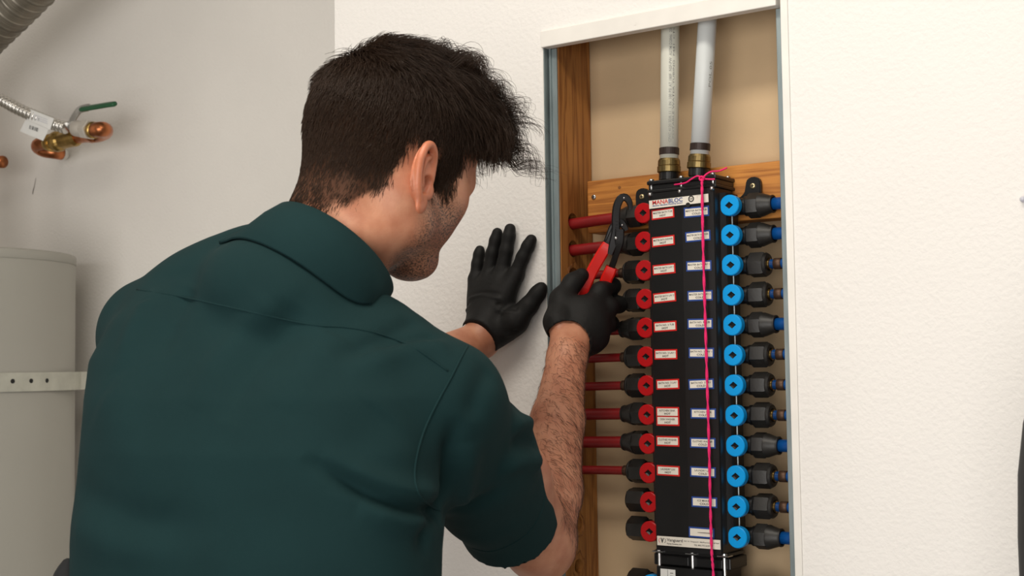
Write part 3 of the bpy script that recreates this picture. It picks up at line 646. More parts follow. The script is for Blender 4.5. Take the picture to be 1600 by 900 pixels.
# paper tag
TAGY = Y2 - .022
tg = thing('paper_tag', 'white barcode tag wrapped on the corrugated hose', 'tag', tuple(aty(58, 200, TAGY)))
def sheet(px4, y, m, name, parent, t=.0008):
    q = [aty(a, b, y) for a, b in px4]; q2 = [v + np.array([0, t, 0]) for v in q]
    return mesh_obj(name, q + q2, [[0, 1, 2, 3], [7, 6, 5, 4], [0, 4, 5, 1], [1, 5, 6, 2], [2, 6, 7, 3], [3, 7, 4, 0]], m, parent)
sheet([(48, 171), (84, 185), (78, 203), (41, 189)], TAGY, MT['tag'], 'tag_fold', tg)
sheet([(40, 187), (76, 202), (67, 220), (31, 205)], TAGY - .003, MT['tag'], 'tag_sheet', tg)
for k, wd in enumerate((.9, .5, 1.2, .6, .9, 1.3, .5)):
    x0 = 46.5 + k * 2.1; sheet([(x0, 195.5 + k * .75), (x0 + wd, 195.7 + k * .75), (x0 + wd - 1, 201.5 + k * .75), (x0 - 1, 201.3 + k * .75)], TAGY - .0036, MT['print'], 'bar', tg, .0003)
for k in range(3):
    sheet([(51 + k * .2, 182 + k * 3.2 - 4), (74, 190.5 + k * 3.2 - 4), (74, 191.3 + k * 3.2 - 4), (51 + k * .2, 182.8 + k * 3.2 - 4)], TAGY - .0006, MT['hook'], 'printed_line', tg, .0003)
cp = thing('copper_pipe', 'copper pipe stub at the left edge above the heater', 'pipe', tuple(aty(0, 253, .3)))
mesh_obj('tube', *tube(resample([aty(4.5, 253, .3), aty(-10, 253, .3), aty(-30, 252, .3), aty(-40, 254, .34), aty(-40, 254, YB + .01)], 20), .0150, 16), MT['copper'], cp, True)
# hairline crack on the alcove wall
ck = structure('wall_crack', tube(resample([aty(56, 278, YB - .0002), aty(54, 290, YB - .0002), aty(52, 298, YB - .0002), aty(51, 304, YB - .0002)], 10), [.0004, .0005, .0008, .0006, .0009, .0011, .0012, .0012, .0008, .0003], 5), MT['crimp'])
# right edge of the photo
bgp = aty(1592, 840, -.26)
prf = [(0, .10), (.02, .14), (.3, .168), (.6, .18), (.85, .184), (bgp[2], .1855), (bgp[2] + .06, .1835), (bgp[2] + .11, .1770), (bgp[2] + .16, .162), (bgp[2] + .19, .13), (bgp[2] + .20, .05)]
rr = ray(1590, 840); dh = np.array([rr[0], rr[1]]); dh /= np.linalg.norm(dh); nl = np.array([dh[1], -dh[0]]); cb = CAM[:2] + dh * ((bgp - CAM)[:2] @ dh) + nl * .1855
tag(mesh_obj('covered_bin', *lathe((cb[0], cb[1], 0), (0, 0, 1), prf, 48), MT['bag'], smooth=True, origin=(cb[0], cb[1], 0)), 'black rounded object at the right edge beside the white wall', 'bin')
hk = aty(1600, 312, 0)
tag(mesh_obj('wall_hook', *lathe((hk[0], 0, hk[2]), (0, -1, 0), [(0, .003), (.002, .0038), (.006, .0034), (.008, .0012)], 16), MT['hook'], smooth=True, origin=(hk[0], 0, hk[2])), 'small pale plastic knob on the wall at the right edge', 'hook')
#PERSON
# ================================================================== PERSON
class Field:
    """signed distance samples on a grid; shapes are blended in one after another"""
    def __init__(s, lo, hi, h):
        s.lo = np.array(lo, float); s.h = h; s.n = np.ceil((np.array(hi) - s.lo) / h).astype(int) + 1
        s.F = np.full(s.n, 1.0, np.float32)
    def _sub(s, lo, hi):
        a = np.clip(np.floor((np.asarray(lo) - s.lo) / s.h).astype(int), 0, s.n); b = np.clip(np.ceil((np.asarray(hi) - s.lo) / s.h).astype(int) + 1, 0, s.n)
        if (b <= a).any(): return None, None
        ax = [(s.lo[i] + s.h * np.arange(a[i], b[i])).astype(np.float32) for i in range(3)]
        return (slice(a[0], b[0]), slice(a[1], b[1]), slice(a[2], b[2])), np.meshgrid(*ax, indexing='ij')
    def blend(s, lo, hi, fn, k, mode='add'):
        m = k + 3 * s.h
        sl, G = s._sub(np.asarray(lo) - m, np.asarray(hi) + m)
        if sl is None: return
        b = fn(*G).astype(np.float32); a = s.F[sl]
        if mode == 'add':
            if k > 0:
                t = np.clip(.5 + .5 * (a - b) / k, 0, 1); s.F[sl] = a * (1 - t) + b * t - k * t * (1 - t)
            else: s.F[sl] = np.minimum(a, b)
        else:
            b = -b
            if k > 0:
                t = np.clip(.5 - .5 * (a - b) / k, 0, 1); s.F[sl] = a * (1 - t) + b * t + k * t * (1 - t)
            else: s.F[sl] = np.maximum(a, b)
    def cone(s, p, q, r0, r1, k=.01, mode='add'):
        p = np.asarray(p, float); q = np.asarray(q, float); d = q - p; L2 = d @ d + 1e-12; R = max(r0, r1)
        def fn(x, y, z):
            ux, uy, uz = x - p[0], y - p[1], z - p[2]; t = np.clip((ux * d[0] + uy * d[1] + uz * d[2]) / L2, 0, 1)
            return np.sqrt((ux - t * d[0]) ** 2 + (uy - t * d[1]) ** 2 + (uz - t * d[2]) ** 2) - (r0 + (r1 - r0) * t)
        s.blend(np.minimum(p, q) - R, np.maximum(p, q) + R, fn, k, mode)
    def chain(s, P, R, k=.01, k0=None):
        for i in range(len(P) - 1): s.cone(P[i], P[i + 1], R[i], R[i + 1], k0 if (k0 is not None and i == 0) else k)
    def ell(s, c, ax, r, k=.01, mode='add'):
        c = np.asarray(c, float); ax = np.asarray(ax, float); r = np.asarray(r, float); R = r.max()
        def fn(x, y, z):
            ux, uy, uz = x - c[0], y - c[1], z - c[2]; k0 = 0; k1 = 0
            for i in range(3):
                q = ux * ax[i, 0] + uy * ax[i, 1] + uz * ax[i, 2]; k0 = k0 + (q / r[i]) ** 2; k1 = k1 + (q / r[i] ** 2) ** 2
            k0 = np.sqrt(k0); k1 = np.sqrt(k1) + 1e-9
            return np.where(k0 < 1e-3, -r.min(), k0 * (k0 - 1) / k1)
        s.blend(c - R, c + R, fn, k, mode)
    def cut(s, p, nrm):
        """remove everything on the side nrm points to"""
        p = np.asarray(p, float); nrm = np.asarray(nrm, float) / np.linalg.norm(nrm)
        s.blend(s.lo, s.lo + s.h * s.n, lambda x, y, z: -((x - p[0]) * nrm[0] + (y - p[1]) * nrm[1] + (z - p[2]) * nrm[2]), 0, 'sub')
    def mesh(s, smooth=0):
        F = s.F; ins = F < 0
        X, Y_, Z = [m - 1 for m in F.shape]
        cnt = np.zeros((X, Y_, Z), np.int8)
        for i in (0, 1):
            for j in (0, 1):
                for k in (0, 1): cnt += ins[i:X + i, j:Y_ + j, k:Z + k]
        act = (cnt > 0) & (cnt < 8); idx = np.argwhere(act); N = len(idx)
        num = np.full(act.shape, -1, np.int64); num[act] = np.arange(N)
        P = np.zeros((N, 3)); C = np.zeros(N)
        cor = [(i, j, k) for i in (0, 1) for j in (0, 1) for k in (0, 1)]
        val = {c: F[idx[:, 0] + c[0], idx[:, 1] + c[1], idx[:, 2] + c[2]].astype(float) for c in cor}
        for a in cor:
            for ax in range(3):
                if a[ax]: continue
                b = list(a); b[ax] = 1; b = tuple(b); va, vb = val[a], val[b]; m = (va < 0) != (vb < 0)
                t = np.where(m, va / np.where(m, va - vb, 1), 0); pt = np.tile(np.array(a, float), (N, 1)); pt[:, ax] += t
                P[m] += pt[m]; C[m] += 1
        P /= C[:, None]; V = s.lo + (idx + P) * s.h; Q = []
        for ax in range(3):
            o1, o2 = [(1, 2), (2, 0), (0, 1)][ax]
            sa = [slice(1, -1)] * 3; sb = [slice(1, -1)] * 3; sa[ax] = slice(0, -1); sb[ax] = slice(1, None)
            A = ins[tuple(sa)]; B = ins[tuple(sb)]; e = np.argwhere(A != B)
            if len(e) == 0: continue
            fl = A[tuple(e.T)]; g = e + 1; g[:, ax] -= 1
            d1 = np.zeros(3, int); d1[o1] = 1; d2 = np.zeros(3, int); d2[o2] = 1
            q = np.stack([num[tuple((g - d1 - d2).T)], num[tuple((g - d2).T)], num[tuple(g.T)], num[tuple((g - d1).T)]], 1)
            q[~fl] = q[~fl][:, ::-1]; Q.append(q)
        Q = np.concatenate(Q); 
        for _ in range(smooth): V = lap(V, Q)
        return V, Q
def lap(V, Q, w=.5):
    A = np.zeros_like(V); C = np.zeros(len(V))
    for a, b in ((0, 1), (1, 2), (2, 3), (3, 0)):
        np.add.at(A, Q[:, a], V[Q[:, b]]); np.add.at(A, Q[:, b], V[Q[:, a]]); np.add.at(C, Q[:, a], 1); np.add.at(C, Q[:, b], 1)
    return V * (1 - w) + w * A / np.maximum(C, 1)[:, None]
def normals(V, Q):
    n = np.cross(V[Q[:, 2]] - V[Q[:, 0]], V[Q[:, 3]] - V[Q[:, 1]]); N = np.zeros_like(V)
    for a in range(4): np.add.at(N, Q[:, a], n)
    return N / (np.linalg.norm(N, axis=1)[:, None] + 1e-12)
def fast_obj(name, V, Q, m, parent=None, attrs=None, origin=None):
    base = np.array(parent['_o']) if parent is not None else np.array(origin)
    V = np.asarray(V) - base; me = bpy.data.meshes.new(name); nq = len(Q); k = Q.shape[1]
    me.vertices.add(len(V)); me.vertices.foreach_set('co', V.astype(np.float32).ravel())
    me.loops.add(nq * k); me.loops.foreach_set('vertex_index', Q.astype(np.int32).ravel())
    me.polygons.add(nq); me.polygons.foreach_set('loop_start', np.arange(0, nq * k, k, dtype=np.int32)); me.polygons.foreach_set('loop_total', np.full(nq, k, np.int32))
    me.polygons.foreach_set('use_smooth', np.ones(nq, bool)); me.update(calc_edges=True); me.validate()
    if attrs:
        for an_, c in attrs.items():
            at_ = me.color_attributes.new(an_, 'FLOAT_COLOR', 'POINT'); at_.data.foreach_set('color', np.concatenate([c, np.ones((len(c), 1))], 1).astype(np.float32).ravel())
    me.materials.append(m)
    return mesh_obj(name, None, None, None, parent, me=me, origin=origin)

# ---- the pose: joints where the photograph puts them, each at its own distance
RH = CM[:, 0] * [1, 1, 0]; RH /= np.linalg.norm(RH); AH = CM[:, 1] * [1, 1, 0]; AH /= np.linalg.norm(AH); UP = np.array([0, 0, 1.0])
BETA = math.radians(25)
SX = RH * math.cos(BETA) - AH * math.sin(BETA)           # towards his right shoulder
FX = RH * math.sin(BETA) + AH * math.cos(BETA)           # the way his chest faces
HA, HP_ = math.radians(41), math.radians(24)
HF = RH * math.sin(HA) * math.cos(HP_) + AH * math.cos(HA) * math.cos(HP_) - UP * math.sin(HP_)
HR = RH * math.cos(HA) - AH * math.sin(HA)
HU = np.cross(HR, HF); HU = HU / np.linalg.norm(HU)
HC = at(614, 221, 1.475)
def hd(f, r, u): return HC + HF * f + HR * r + HU * u
HAX = np.array([HF, HR, HU])
CC = at(527, 404, 1.452); nd = RH * .55 + UP * .78 + AH * .30; nd /= np.linalg.norm(nd); NB = CC - nd * .03; cr0 = RH * .818 - UP * .575; cr0 = cr0 - nd * (cr0 @ nd); cr0 /= np.linalg.norm(cr0); cf0 = np.cross(nd, cr0); cf0 = cf0 if cf0 @ FX > 0 else -cf0; CC2 = CC - cf0 * .020 - cr0 * .004
RSH, LSH = at(696, 630, 1.37), at(245, 524, 1.56)
REL, RWR = at(842, 846, 1.62), at(886, 556, 1.812)
LEL, LWR = at(520, 632, 1.80), at(751, 531, 1.950)

# ---- hands (shared by the body and the gloves)
RMCP = [at(938, 455, 1.870), at(951, 480, 1.868), at(947, 507, 1.866), at(936, 530, 1.858)]
def right_hand(F, e):
    W = at(888, 546, 1.822)
    for i, m in enumerate(RMCP): F.cone(W, m, .0215 + e, (.0128, .0130, .0122, .0115)[i] + e, .012)
    F.ell(at(902, 500, 1.852), [CM[:, 0], CM[:, 2], CM[:, 1]], (.036 + e, .034 + e, .020 + e), .014)
    F.ell(at(925, 520, 1.850), [CM[:, 0], CM[:, 2], CM[:, 1]], (.021 + e, .028 + e, .018 + e), .012)
    F.chain([at(880, 532, 1.828), at(871, 503, 1.842), at(877, 468, 1.862), at(895, 442, 1.874), at(909, 430, 1.879)], [.019 + e, .0180 + e, .0150 + e, .0122 + e, .0102 + e], .010)
    fing = [[(938, 455, 1.870), (957, 447, 1.900), (941, 452, 1.924), (924, 456, 1.920)], [(951, 480, 1.868), (967, 476, 1.898), (950, 480, 1.924), (932, 482, 1.920)],
            [(947, 507, 1.866), (955, 506, 1.893), (943, 508, 1.920), (928, 508, 1.915)], [(936, 530, 1.858), (940, 530, 1.884), (932, 531, 1.908), (921, 531, 1.905)]]
    for i, f in enumerate(fing):
        r = (.0112, .0113, .0106, .0096)[i] + e; F.chain([at(*q) for q in f], [r * 1.12, r, r * .95, r * .88], .006)
LF = [[(743, 437, -.016), (746, 412, -.013), (748.5, 398, -.011), (749.8, 391, -.010)], [(763, 431, -.017), (769, 396, -.015), (774, 376, -.012), (777, 364, -.011)],
      [(784, 427, -.018), (791, 392, -.016), (795, 370, -.013), (797, 358, -.011)], [(806, 430, -.017), (817, 402, -.015), (825, 385, -.012), (830, 375, -.010)]]
def left_hand(F, e):
    W = aty(752, 525, -.045)
    for i, f in enumerate(LF): F.cone(W, aty(*f[0]), .023 + e, (.0118, .0122, .0126, .0124)[i] + e, .010)
    F.ell(aty(770, 478, -.022), [(1, 0, 0), (0, 0, 1), (0, 1, 0)], (.037 + e, .042 + e, .0150 + e), .012)
    F.ell(aty(796, 508, -.028), [(.7, 0, .7), (-.7, 0, .7), (0, 1, 0)], (.026 + e, .018 + e, .017 + e), .012)
    F.chain([aty(775, 522, -.035), aty(806, 502, -.028), aty(826, 478, -.020), aty(840, 459, -.015), aty(846, 450, -.013)], [.020 + e, .0165 + e, .0122 + e, .0102 + e, .0086 + e], .010)
    for i, f in enumerate(LF):
        r = (.0085, .0090, .0096, .0095)[i] + e; F.chain([aty(*q) for q in f], [r * 1.18, r * 1.03, r * .98, r * .88], .004)

# ---- body: head, neck, shoulders, arms and hands in one surface
_pts = np.array([HC + .14, HC - .14, RSH, LSH, REL, RWR, LEL, LWR, at(430, 640, 1.45), aty(797, 345, 0), at(965, 480, 1.93)])
BF = Field(_pts.min(0) - [.20, .16, .075], np.maximum(_pts.max(0), HC + .14) + [.03, .02, .02], .0035)
BF.ell(hd(-.004, 0, .002), HAX, (.100, .0765, .094), .01)
BF.ell(hd(.030, 0, .006), HAX, (.069, .066, .074), .03)
BF.ell(hd(.040, 0, -.060), HAX, (.050, .055, .067), .03)
for s in (-1, 1):
    BF.cone(hd(.002, s * .056, -.078), hd(.078, s * .015, -.108), .0150, .0170, .022)
    BF.ell(hd(.056, s * .040, -.066), HAX, (.026, .019, .030), .02)
    BF.ell(hd(.058, s * .046, -.042), HAX, (.024, .019, .020), .02)
    BF.cone(hd(.080, s * .045, -.014), hd(.093, s * .012, -.018), .010, .0105, .014)
    BF.ell(hd(.104, s * .031, -.034), HAX, (.016, .014, .010), .008, 'sub')
    BF.ell(hd(.082, s * .031, -.034), HAX, (.0125, .0125, .0125), .003)
    BF.cone(hd(.020, s * .050, -.10), hd(-.03, s * .020, -.14), .02, .02, .03)
BF.cone(hd(.092, 0, -.026), hd(.108, 0, -.056), .0085, .0110, .010)
for s in (-1, 1): BF.ell(hd(.097, s * .012, -.060), HAX, (.010, .007, .007), .006)
BF.cone(hd(.087, -.020, -.080), hd(.087, .020, -.080), .0065, .0065, .008); BF.cone(hd(.085, -.016, -.089), hd(.085, .016, -.089), .007, .007, .006)
BF.ell(hd(.074, 0, -.107), HAX, (.022, .024, .020), .018)
BF.cone(hd(-.030, 0, -.045), NB - nd * .03, .054, .057, .03)
BF.cone(hd(-.050, -.004, -.06), NB, .022, .040, .02)
BF.cone(hd(-.01, .050, -.075), CC + cr0 * .035 - nd * .02, .018, .022, .02)      # sternomastoid
SPB = at(480, 560, 1.50); BF.cone(NB - nd * .03, SPB, .052, .060, .02); BF.cone(SPB, at(300, 540, 1.56), .055, .045, .02); BF.cone(SPB, at(640, 610, 1.42), .055, .040, .02)
BF.ell(at(430, 680, 1.46), [SX, FX, UP], (.155, .085, .17), .04)
BF.chain([LSH, LEL, LWR, aty(752, 525, -.045)], [.052, .043, .0262, .020], .012)
BF.cone(RSH, at(790, 752, 1.53), .050, .048, .03); BF.cone(at(790, 752, 1.53), REL, .048, .043, .02)
fm = REL + (RWR - REL) * .25; fm2 = REL + (RWR - REL) * .62
BF.chain([REL, fm, fm2, RWR, at(888, 546, 1.822)], [.042, .0425, .0335, .0255, .0225], .012)
BF.cone(at(846, 862, 1.625), at(838, 848, 1.60), .034, .036, .015)                     # elbow point
right_hand(BF, -.0036); left_hand(BF, -.0038)
bV, bQ = BF.mesh(2); bN = normals(bV, bQ)
q = bV - HC; hf, hr, hu = q @ HF, q @ HR, q @ HU
_wob = .005 * np.sin(hr * 210 + hf * 90) + .004 * np.sin(hr * 470 - hf * 300)
def sstep(a, b, x): t = np.clip((x - a) / (b - a), 0, 1); return t * t * (3 - 2 * t)
# hair line: behind a curve running forehead - temple - over the ear - nape
def hairmask(hf, hr, hu):
    low = np.where(hf > .055, .020 + (hf - .055) * .9, np.where(hf > -.012, -.022 + (hf + .012) * .62, -.022 - np.minimum(-(hf + .012), .010) * 4.2 - np.clip(-(hf + .022), 0, .035) * 1.55 - np.maximum(-(hf + .057), 0) * .25))
    m = sstep(-.006, .008, hu - low) * (hf < .105)
    side = sstep(.050, .060, np.abs(hr)) * sstep(.0, .012, hf) * sstep(.046, .034, hf) * sstep(-.062, -.052, hu) * (hu < 0)   # sideburn
    band = sstep(-.040, -.030, hf) * sstep(.012, .004, hf) * sstep(-.016, -.026, hu) * sstep(.045, .055, np.abs(hr))
    return np.maximum(m * (1 - band), side)
hm = hairmask(hf, hr, hu + _wob) * (hu > -.16) * (np.linalg.norm(q, axis=1) < .2)
beard = sstep(-.040, -.068, hu) * sstep(-.005, .022, hf + .15 * (hu + .06)) * (hu > -.17) * (hf > -.03) * (np.linalg.norm(q, axis=1) < .2)
beard *= 1 - .75 * np.exp(-((hu + .066) / .02) ** 2) * (np.abs(hr) < .03)
red = np.clip(np.exp(-((hf + .02) ** 2 + (np.abs(hr) - .08) ** 2) / .0006) * .6, 0, 1)
attrs = {'zone': np.stack([np.clip(beard, 0, 1), hm * (.95 - .12 * sstep(-.07, -.11, hu)), red], 1)}
def skin_mat():
    m = bpy.data.materials.new('skin'); m.use_nodes = True; nt = m.node_tree; N = nt.nodes; L = nt.links; b = N['Principled BSDF']
    b.inputs['Roughness'].default_value = .48; b.inputs['Subsurface Weight'].default_value = .12; b.inputs['Subsurface Radius'].default_value = (1, .35, .2); b.inputs['Subsurface Scale'].default_value = .006
    tc = N.new('ShaderNodeTexCoord'); n = N.new('ShaderNodeTexNoise'); n.inputs['Scale'].default_value = 38; n.inputs['Detail'].default_value = 5; L.new(tc.outputs['Object'], n.inputs['Vector'])
    r = N.new('ShaderNodeValToRGB'); r.color_ramp.elements[0].color = (.42, .165, .092, 1); r.color_ramp.elements[1].color = (.53, .245, .145, 1); r.color_ramp.elements[0].position = .35; r.color_ramp.elements[1].position = .65
    L.new(n.outputs[0], r.inputs[0])
    a = N.new('ShaderNodeVertexColor'); a.layer_name = 'zone'; sp = N.new('ShaderNodeSeparateColor'); L.new(a.outputs[0], sp.inputs[0])
    n2 = N.new('ShaderNodeTexNoise'); n2.inputs['Scale'].default_value = 520; n2.inputs['Detail'].default_value = 2; L.new(tc.outputs['Object'], n2.inputs['Vector'])
    r2 = N.new('ShaderNodeValToRGB'); r2.color_ramp.elements[0].position = .36; r2.color_ramp.elements[1].position = .60; L.new(n2.outputs[0], r2.inputs[0])
    iv = N.new('ShaderNodeMath'); iv.operation = 'MULTIPLY_ADD'; iv.inputs[1].default_value = -.75; iv.inputs[2].default_value = 1.0; L.new(r2.outputs[0], iv.inputs[0])
    mm = N.new('ShaderNodeMath'); mm.operation = 'MULTIPLY'; L.new(sp.outputs[0], mm.inputs[0]); L.new(iv.outputs[0], mm.inputs[1])
    x1 = N.new('ShaderNodeMixRGB'); L.new(mm.outputs[0], x1.inputs[0]); L.new(r.outputs[0], x1.inputs[1]); x1.inputs[2].default_value = (.035, .022, .016, 1)
    x2 = N.new('ShaderNodeMixRGB'); L.new(sp.outputs[1], x2.inputs[0]); L.new(x1.outputs[0], x2.inputs[1]); x2.inputs[2].default_value = (.022, .012, .0075, 1)
    L.new(x2.outputs[0], b.inputs['Base Color'])
    sl = N.new('ShaderNodeMath'); sl.operation = 'MULTIPLY_ADD'; sl.inputs[1].default_value = -.46; sl.inputs[2].default_value = .46; L.new(sp.outputs[1], sl.inputs[0]); L.new(sl.outputs[0], b.inputs['Specular IOR Level'])
    bp = N.new('ShaderNodeBump'); bp.inputs['Strength'].default_value = .25; bp.inputs['Distance'].default_value = .0008; L.new(n2.outputs[0], bp.inputs['Height']); L.new(bp.outputs[0], b.inputs['Normal'])
    return m
MT['skin'] = skin_mat()
MT['ear'] = mat('ear_skin', (.58, .20, .105), .45, var=(60, .15), sss=.2)
MT['hair'] = mat('dark_brown_hair', (.028, .0140, .0072), .5, spec=.22)
MT['armhair'] = mat('arm_hair', (.11, .05, .03), .5)
gnd = np.array([NB[0], NB[1], 0.0])
per = fast_obj('person', bV, bQ, MT['skin'], None, attrs, origin=tuple(HC * [1, 1, 0]))
tag(per, 'dark-haired person in a dark green shirt and black gloves seen from behind', 'person')

# ---- ears
def ear(s):
    F = Field(hd(-.02, s * .078, -.055) - .062, hd(-.02, s * .078, -.055) + .062, .0013)
    fl = math.radians(17)                                  # stands off the head towards the back
    c0 = hd(.006, s * .0735, -.062); E1 = -HF * math.cos(fl) + HR * s * math.sin(fl); E2 = HU * .985 - HF * .17; E2 /= np.linalg.norm(E2); E3 = np.cross(E1, E2); E3 *= np.sign(E3 @ (HR * s)) 
    def e(a, b, c=0): return c0 + E1 * a + E2 * b + E3 * c
    rim = [e(.002, .004, .001), e(.002, .022, .002), e(.008, .033, .004), e(.018, .036, .005), e(.028, .030, .005), e(.033, .016, .004), e(.032, .002, .003), e(.026, -.012, .002), e(.018, -.022, .001)]
    R_ = resample(rim, 30)
    for i in range(29): F.cone(R_[i], R_[i + 1], .0040, .0040, .0015)
    F.ell(e(.016, .010, -.0035), [E1, E2, E3], (.0185, .030, .0036), .003)
    F.ell(e(.008, .002, -.006), [E1, E2, E3], (.015, .024, .0095), .006)
    F.ell(e(.010, -.004, .003), [E1, E2, E3], (.0085, .011, .007), .003, 'sub')
    A_ = resample([e(.012, .026, .001), e(.020, .018, .0015), e(.022, .004, .001), e(.017, -.009, .001)], 16)
    for i in range(15): F.cone(A_[i], A_[i + 1], .0030, .0030, .002)
    F.ell(e(.010, -.024, .0005), [E1, E2, E3], (.0095, .0115, .0042), .004)
    F.ell(e(-.002, -.006, .001), [E1, E2, E3], (.006, .009, .004), .003)
    V, Q = F.mesh(2); return fast_obj('ear', V, Q, MT['ear'], per)
ear(1); ear(-1)

# ---- hair: strands grown from the scalp
def strands(P, R, name, m, parent):
    """P: strands x points x 3 -> thin three-sided tubes in one mesh"""
    n, k, _ = P.shape; T = np.gradient(P, axis=1); T /= np.linalg.norm(T, axis=2)[..., None] + 1e-12
    a = np.array([.31, .52, .79]); u = np.cross(T, a); u /= np.linalg.norm(u, axis=2)[..., None] + 1e-12; w_ = np.cross(T, u)
    V = np.stack([P + (u * math.cos(q) + w_ * math.sin(q)) * R[None, :, None] for q in (0, 2.094, 4.189)], 2).reshape(-1, 3)
    b = (np.arange(n) * k * 3)[:, None, None] + (np.arange(k - 1) * 3)[None, :, None]; s = np.arange(3)[None, None, :]; s2 = (s + 1) % 3
    Q = np.stack([b + s, b + s2, b + 3 + s2, b + 3 + s], -1).reshape(-1, 4)
    return fast_obj(name, V, Q, m, parent)
def scatter(V, Q, N, wgt, n):
    A = np.linalg.norm(np.cross(V[Q[:, 2]] - V[Q[:, 0]], V[Q[:, 3]] - V[Q[:, 1]]), axis=1) * wgt[Q].mean(1); A /= A.sum()
    f = rng.choice(len(Q), n, p=A); a, b = rng.random(n)[:, None], rng.random(n)[:, None]; c = Q[f]
    P = (V[c[:, 0]] * (1 - a) + V[c[:, 1]] * a) * (1 - b) + (V[c[:, 3]] * (1 - a) + V[c[:, 2]] * a) * b
    return P, N[c[:, 0]]
def grow():
    P0, N0 = scatter(bV, bQ, bN, np.where(hm > .25, hm, 0) * (1 + .5 * (hu > .02) + .7 * (hu < -.03)), 33000); n = len(P0)
    q = P0 - HC; f, r, u = q @ HF, q @ HR, q @ HU
    up = sstep(.010, .062, u + .18 * f)                                 # 1 on top
    front = sstep(.015, .075, f) * up
    Ln = .0135 + .009 * sstep(-.06, .02, u) + up * .037 + front * .004; Ln *= rng.uniform(.75, 1.2, n) * (1 - .35 * sstep(-.02, -.07, f) * up)
    Ln *= 1 - .30 * sstep(-.045, -.09, u)
    W = np.array([-.062, -.012, .062])                                  # crown whorl
    dw = np.stack([f - W[0], r - W[1], u - W[2]], 1); dw /= np.linalg.norm(dw, axis=1)[:, None] + 1e-9
    swirl = np.cross(N0 @ HAX.T, dw)
    d = dw * .9 + swirl * .35 + np.array([.0, .0, -.25]) * (1 - up)[:, None] + np.array([.55, .35, .10]) * up[:, None] + np.array([.25, .1, -.35]) * front[:, None]
    d += rng.normal(0, .22, (n, 3)); D = d @ HAX; D -= N0 * np.minimum((D * N0).sum(1), 0)[:, None] * .6
    tn = D - N0 * (D * N0).sum(1)[:, None]; tn /= np.linalg.norm(tn, axis=1)[:, None] + 1e-9
    clump = np.floor(q / .013); ph = (np.sin(clump @ np.array([12.9, 78.2, 37.7])) * 43758.5) % 1 * 6.283
    K = 9; out = np.zeros((n, K, 3)); pos = P0 - N0 * .0015; out[:, 0] = pos
    lift = .40 + .30 * up + .40 * front + .10 * rng.random(n) - .16 * sstep(-.03, -.07, f) * up
    side = np.cross(N0, tn); c0 = HC
    curl = (.08 + .75 * front + .25 * up)
    for k in range(1, K):
        t = k / (K - 1)
        dr = tn * (1 - .2 * lift)[:, None] + N0 * (lift * (1 - 1.25 * t))[:, None] + side * (curl * np.sin(ph + t * 4.2))[:, None] * .8 + N0 * (curl * .5 * np.cos(ph * 1.7 + t * 4.5))[:, None]
        dr = dr + (UP * (.95 - 1.25 * t))[None, :] * front[:, None] + HF * .35 * (front * (1 - t))[:, None] + UP * (.30 * (1 - t)) * (up * sstep(-.03, .03, f))[:, None]
        dr /= np.linalg.norm(dr, axis=1)[:, None]; pos = pos + dr * (Ln / (K - 1))[:, None]
        # keep off the skull
        qq = pos - HC; e_ = np.stack([qq @ HF + .002, qq @ HR, qq @ HU - .002], 1) / np.array([.103, .0795, .097]); le = np.linalg.norm(e_, axis=1); m_ = le < 1
        fix = (e_ / np.maximum(le, 1e-6)[:, None] * np.array([.103, .0795, .097]) + np.array([-.002, 0, .002])) @ HAX + HC
        pos = np.where(m_[:, None], fix, pos); out[:, k] = pos
    return out
HAIR = grow()
tp = np.linspace(1, .35, 9) * .00042
strands(HAIR, tp, 'hair', MT['hair'], per)
# fringe locks curling forward off the forehead
def fringe():
    out = []; K = 20
    for L in range(150):
        r0 = rng.uniform(-.050, .062); f0 = .092 - .105 * rng.random() ** 1.3; u0 = .094 * math.sqrt(max(.05, 1 - (f0 / .108) ** 2 - (r0 / .09) ** 2)) + .004
        root = hd(f0, r0, u0); n0 = (root - HC) / np.linalg.norm(root - HC); fr = max(0, (f0 - .01) / .08)
        ln = rng.uniform(.050, .070) + .030 * fr * rng.random(); ph = rng.uniform(0, 6.28); turns = rng.uniform(1.1, 2.2); rad = rng.uniform(.0045, .0100); sg = rng.choice([-1, 1])
        # the lock's own line, then a helix round it
        base = [root]; pos = root.copy()
        for k in range(1, K):
            t = k / (K - 1); dr = n0 * (1.0 - 1.5 * t) + UP * (.75 - 1.75 * t) + RH * (.55 + .25 * fr) + HF * (.35 + .25 * fr) + HR * rng.normal(0, .05); dr /= np.linalg.norm(dr); pos = pos + dr * ln / (K - 1); base.append(pos)
        base = np.array(base); T = np.gradient(base, axis=0); T /= np.linalg.norm(T, axis=1)[:, None]; u_ = np.cross(T, HR); u_ /= np.linalg.norm(u_, axis=1)[:, None]; w_ = np.cross(T, u_)
        tt = np.linspace(0, 1, K)
        for j in range(26):
            an_ = ph + sg * tt * turns * 6.283 + rng.normal(0, .18); rd = rad * np.minimum(tt * 2.2, 1) * rng.uniform(.75, 1.3); o0 = rng.normal(0, .0032, 3)
            P = base + o0 * (1 + .6 * tt[:, None]) + (u_ * np.cos(an_)[:, None] + w_ * np.sin(an_)[:, None]) * rd[:, None]
            c = rng.uniform(.72, 1.0); P = np.stack([np.interp(tt * c, tt, P[:, i]) for i in range(3)], 1); out.append(P)
    return np.array(out)
strands(fringe(), np.linspace(1, .3, 20) * .00036, 'hair_fringe', MT['hair'], per)
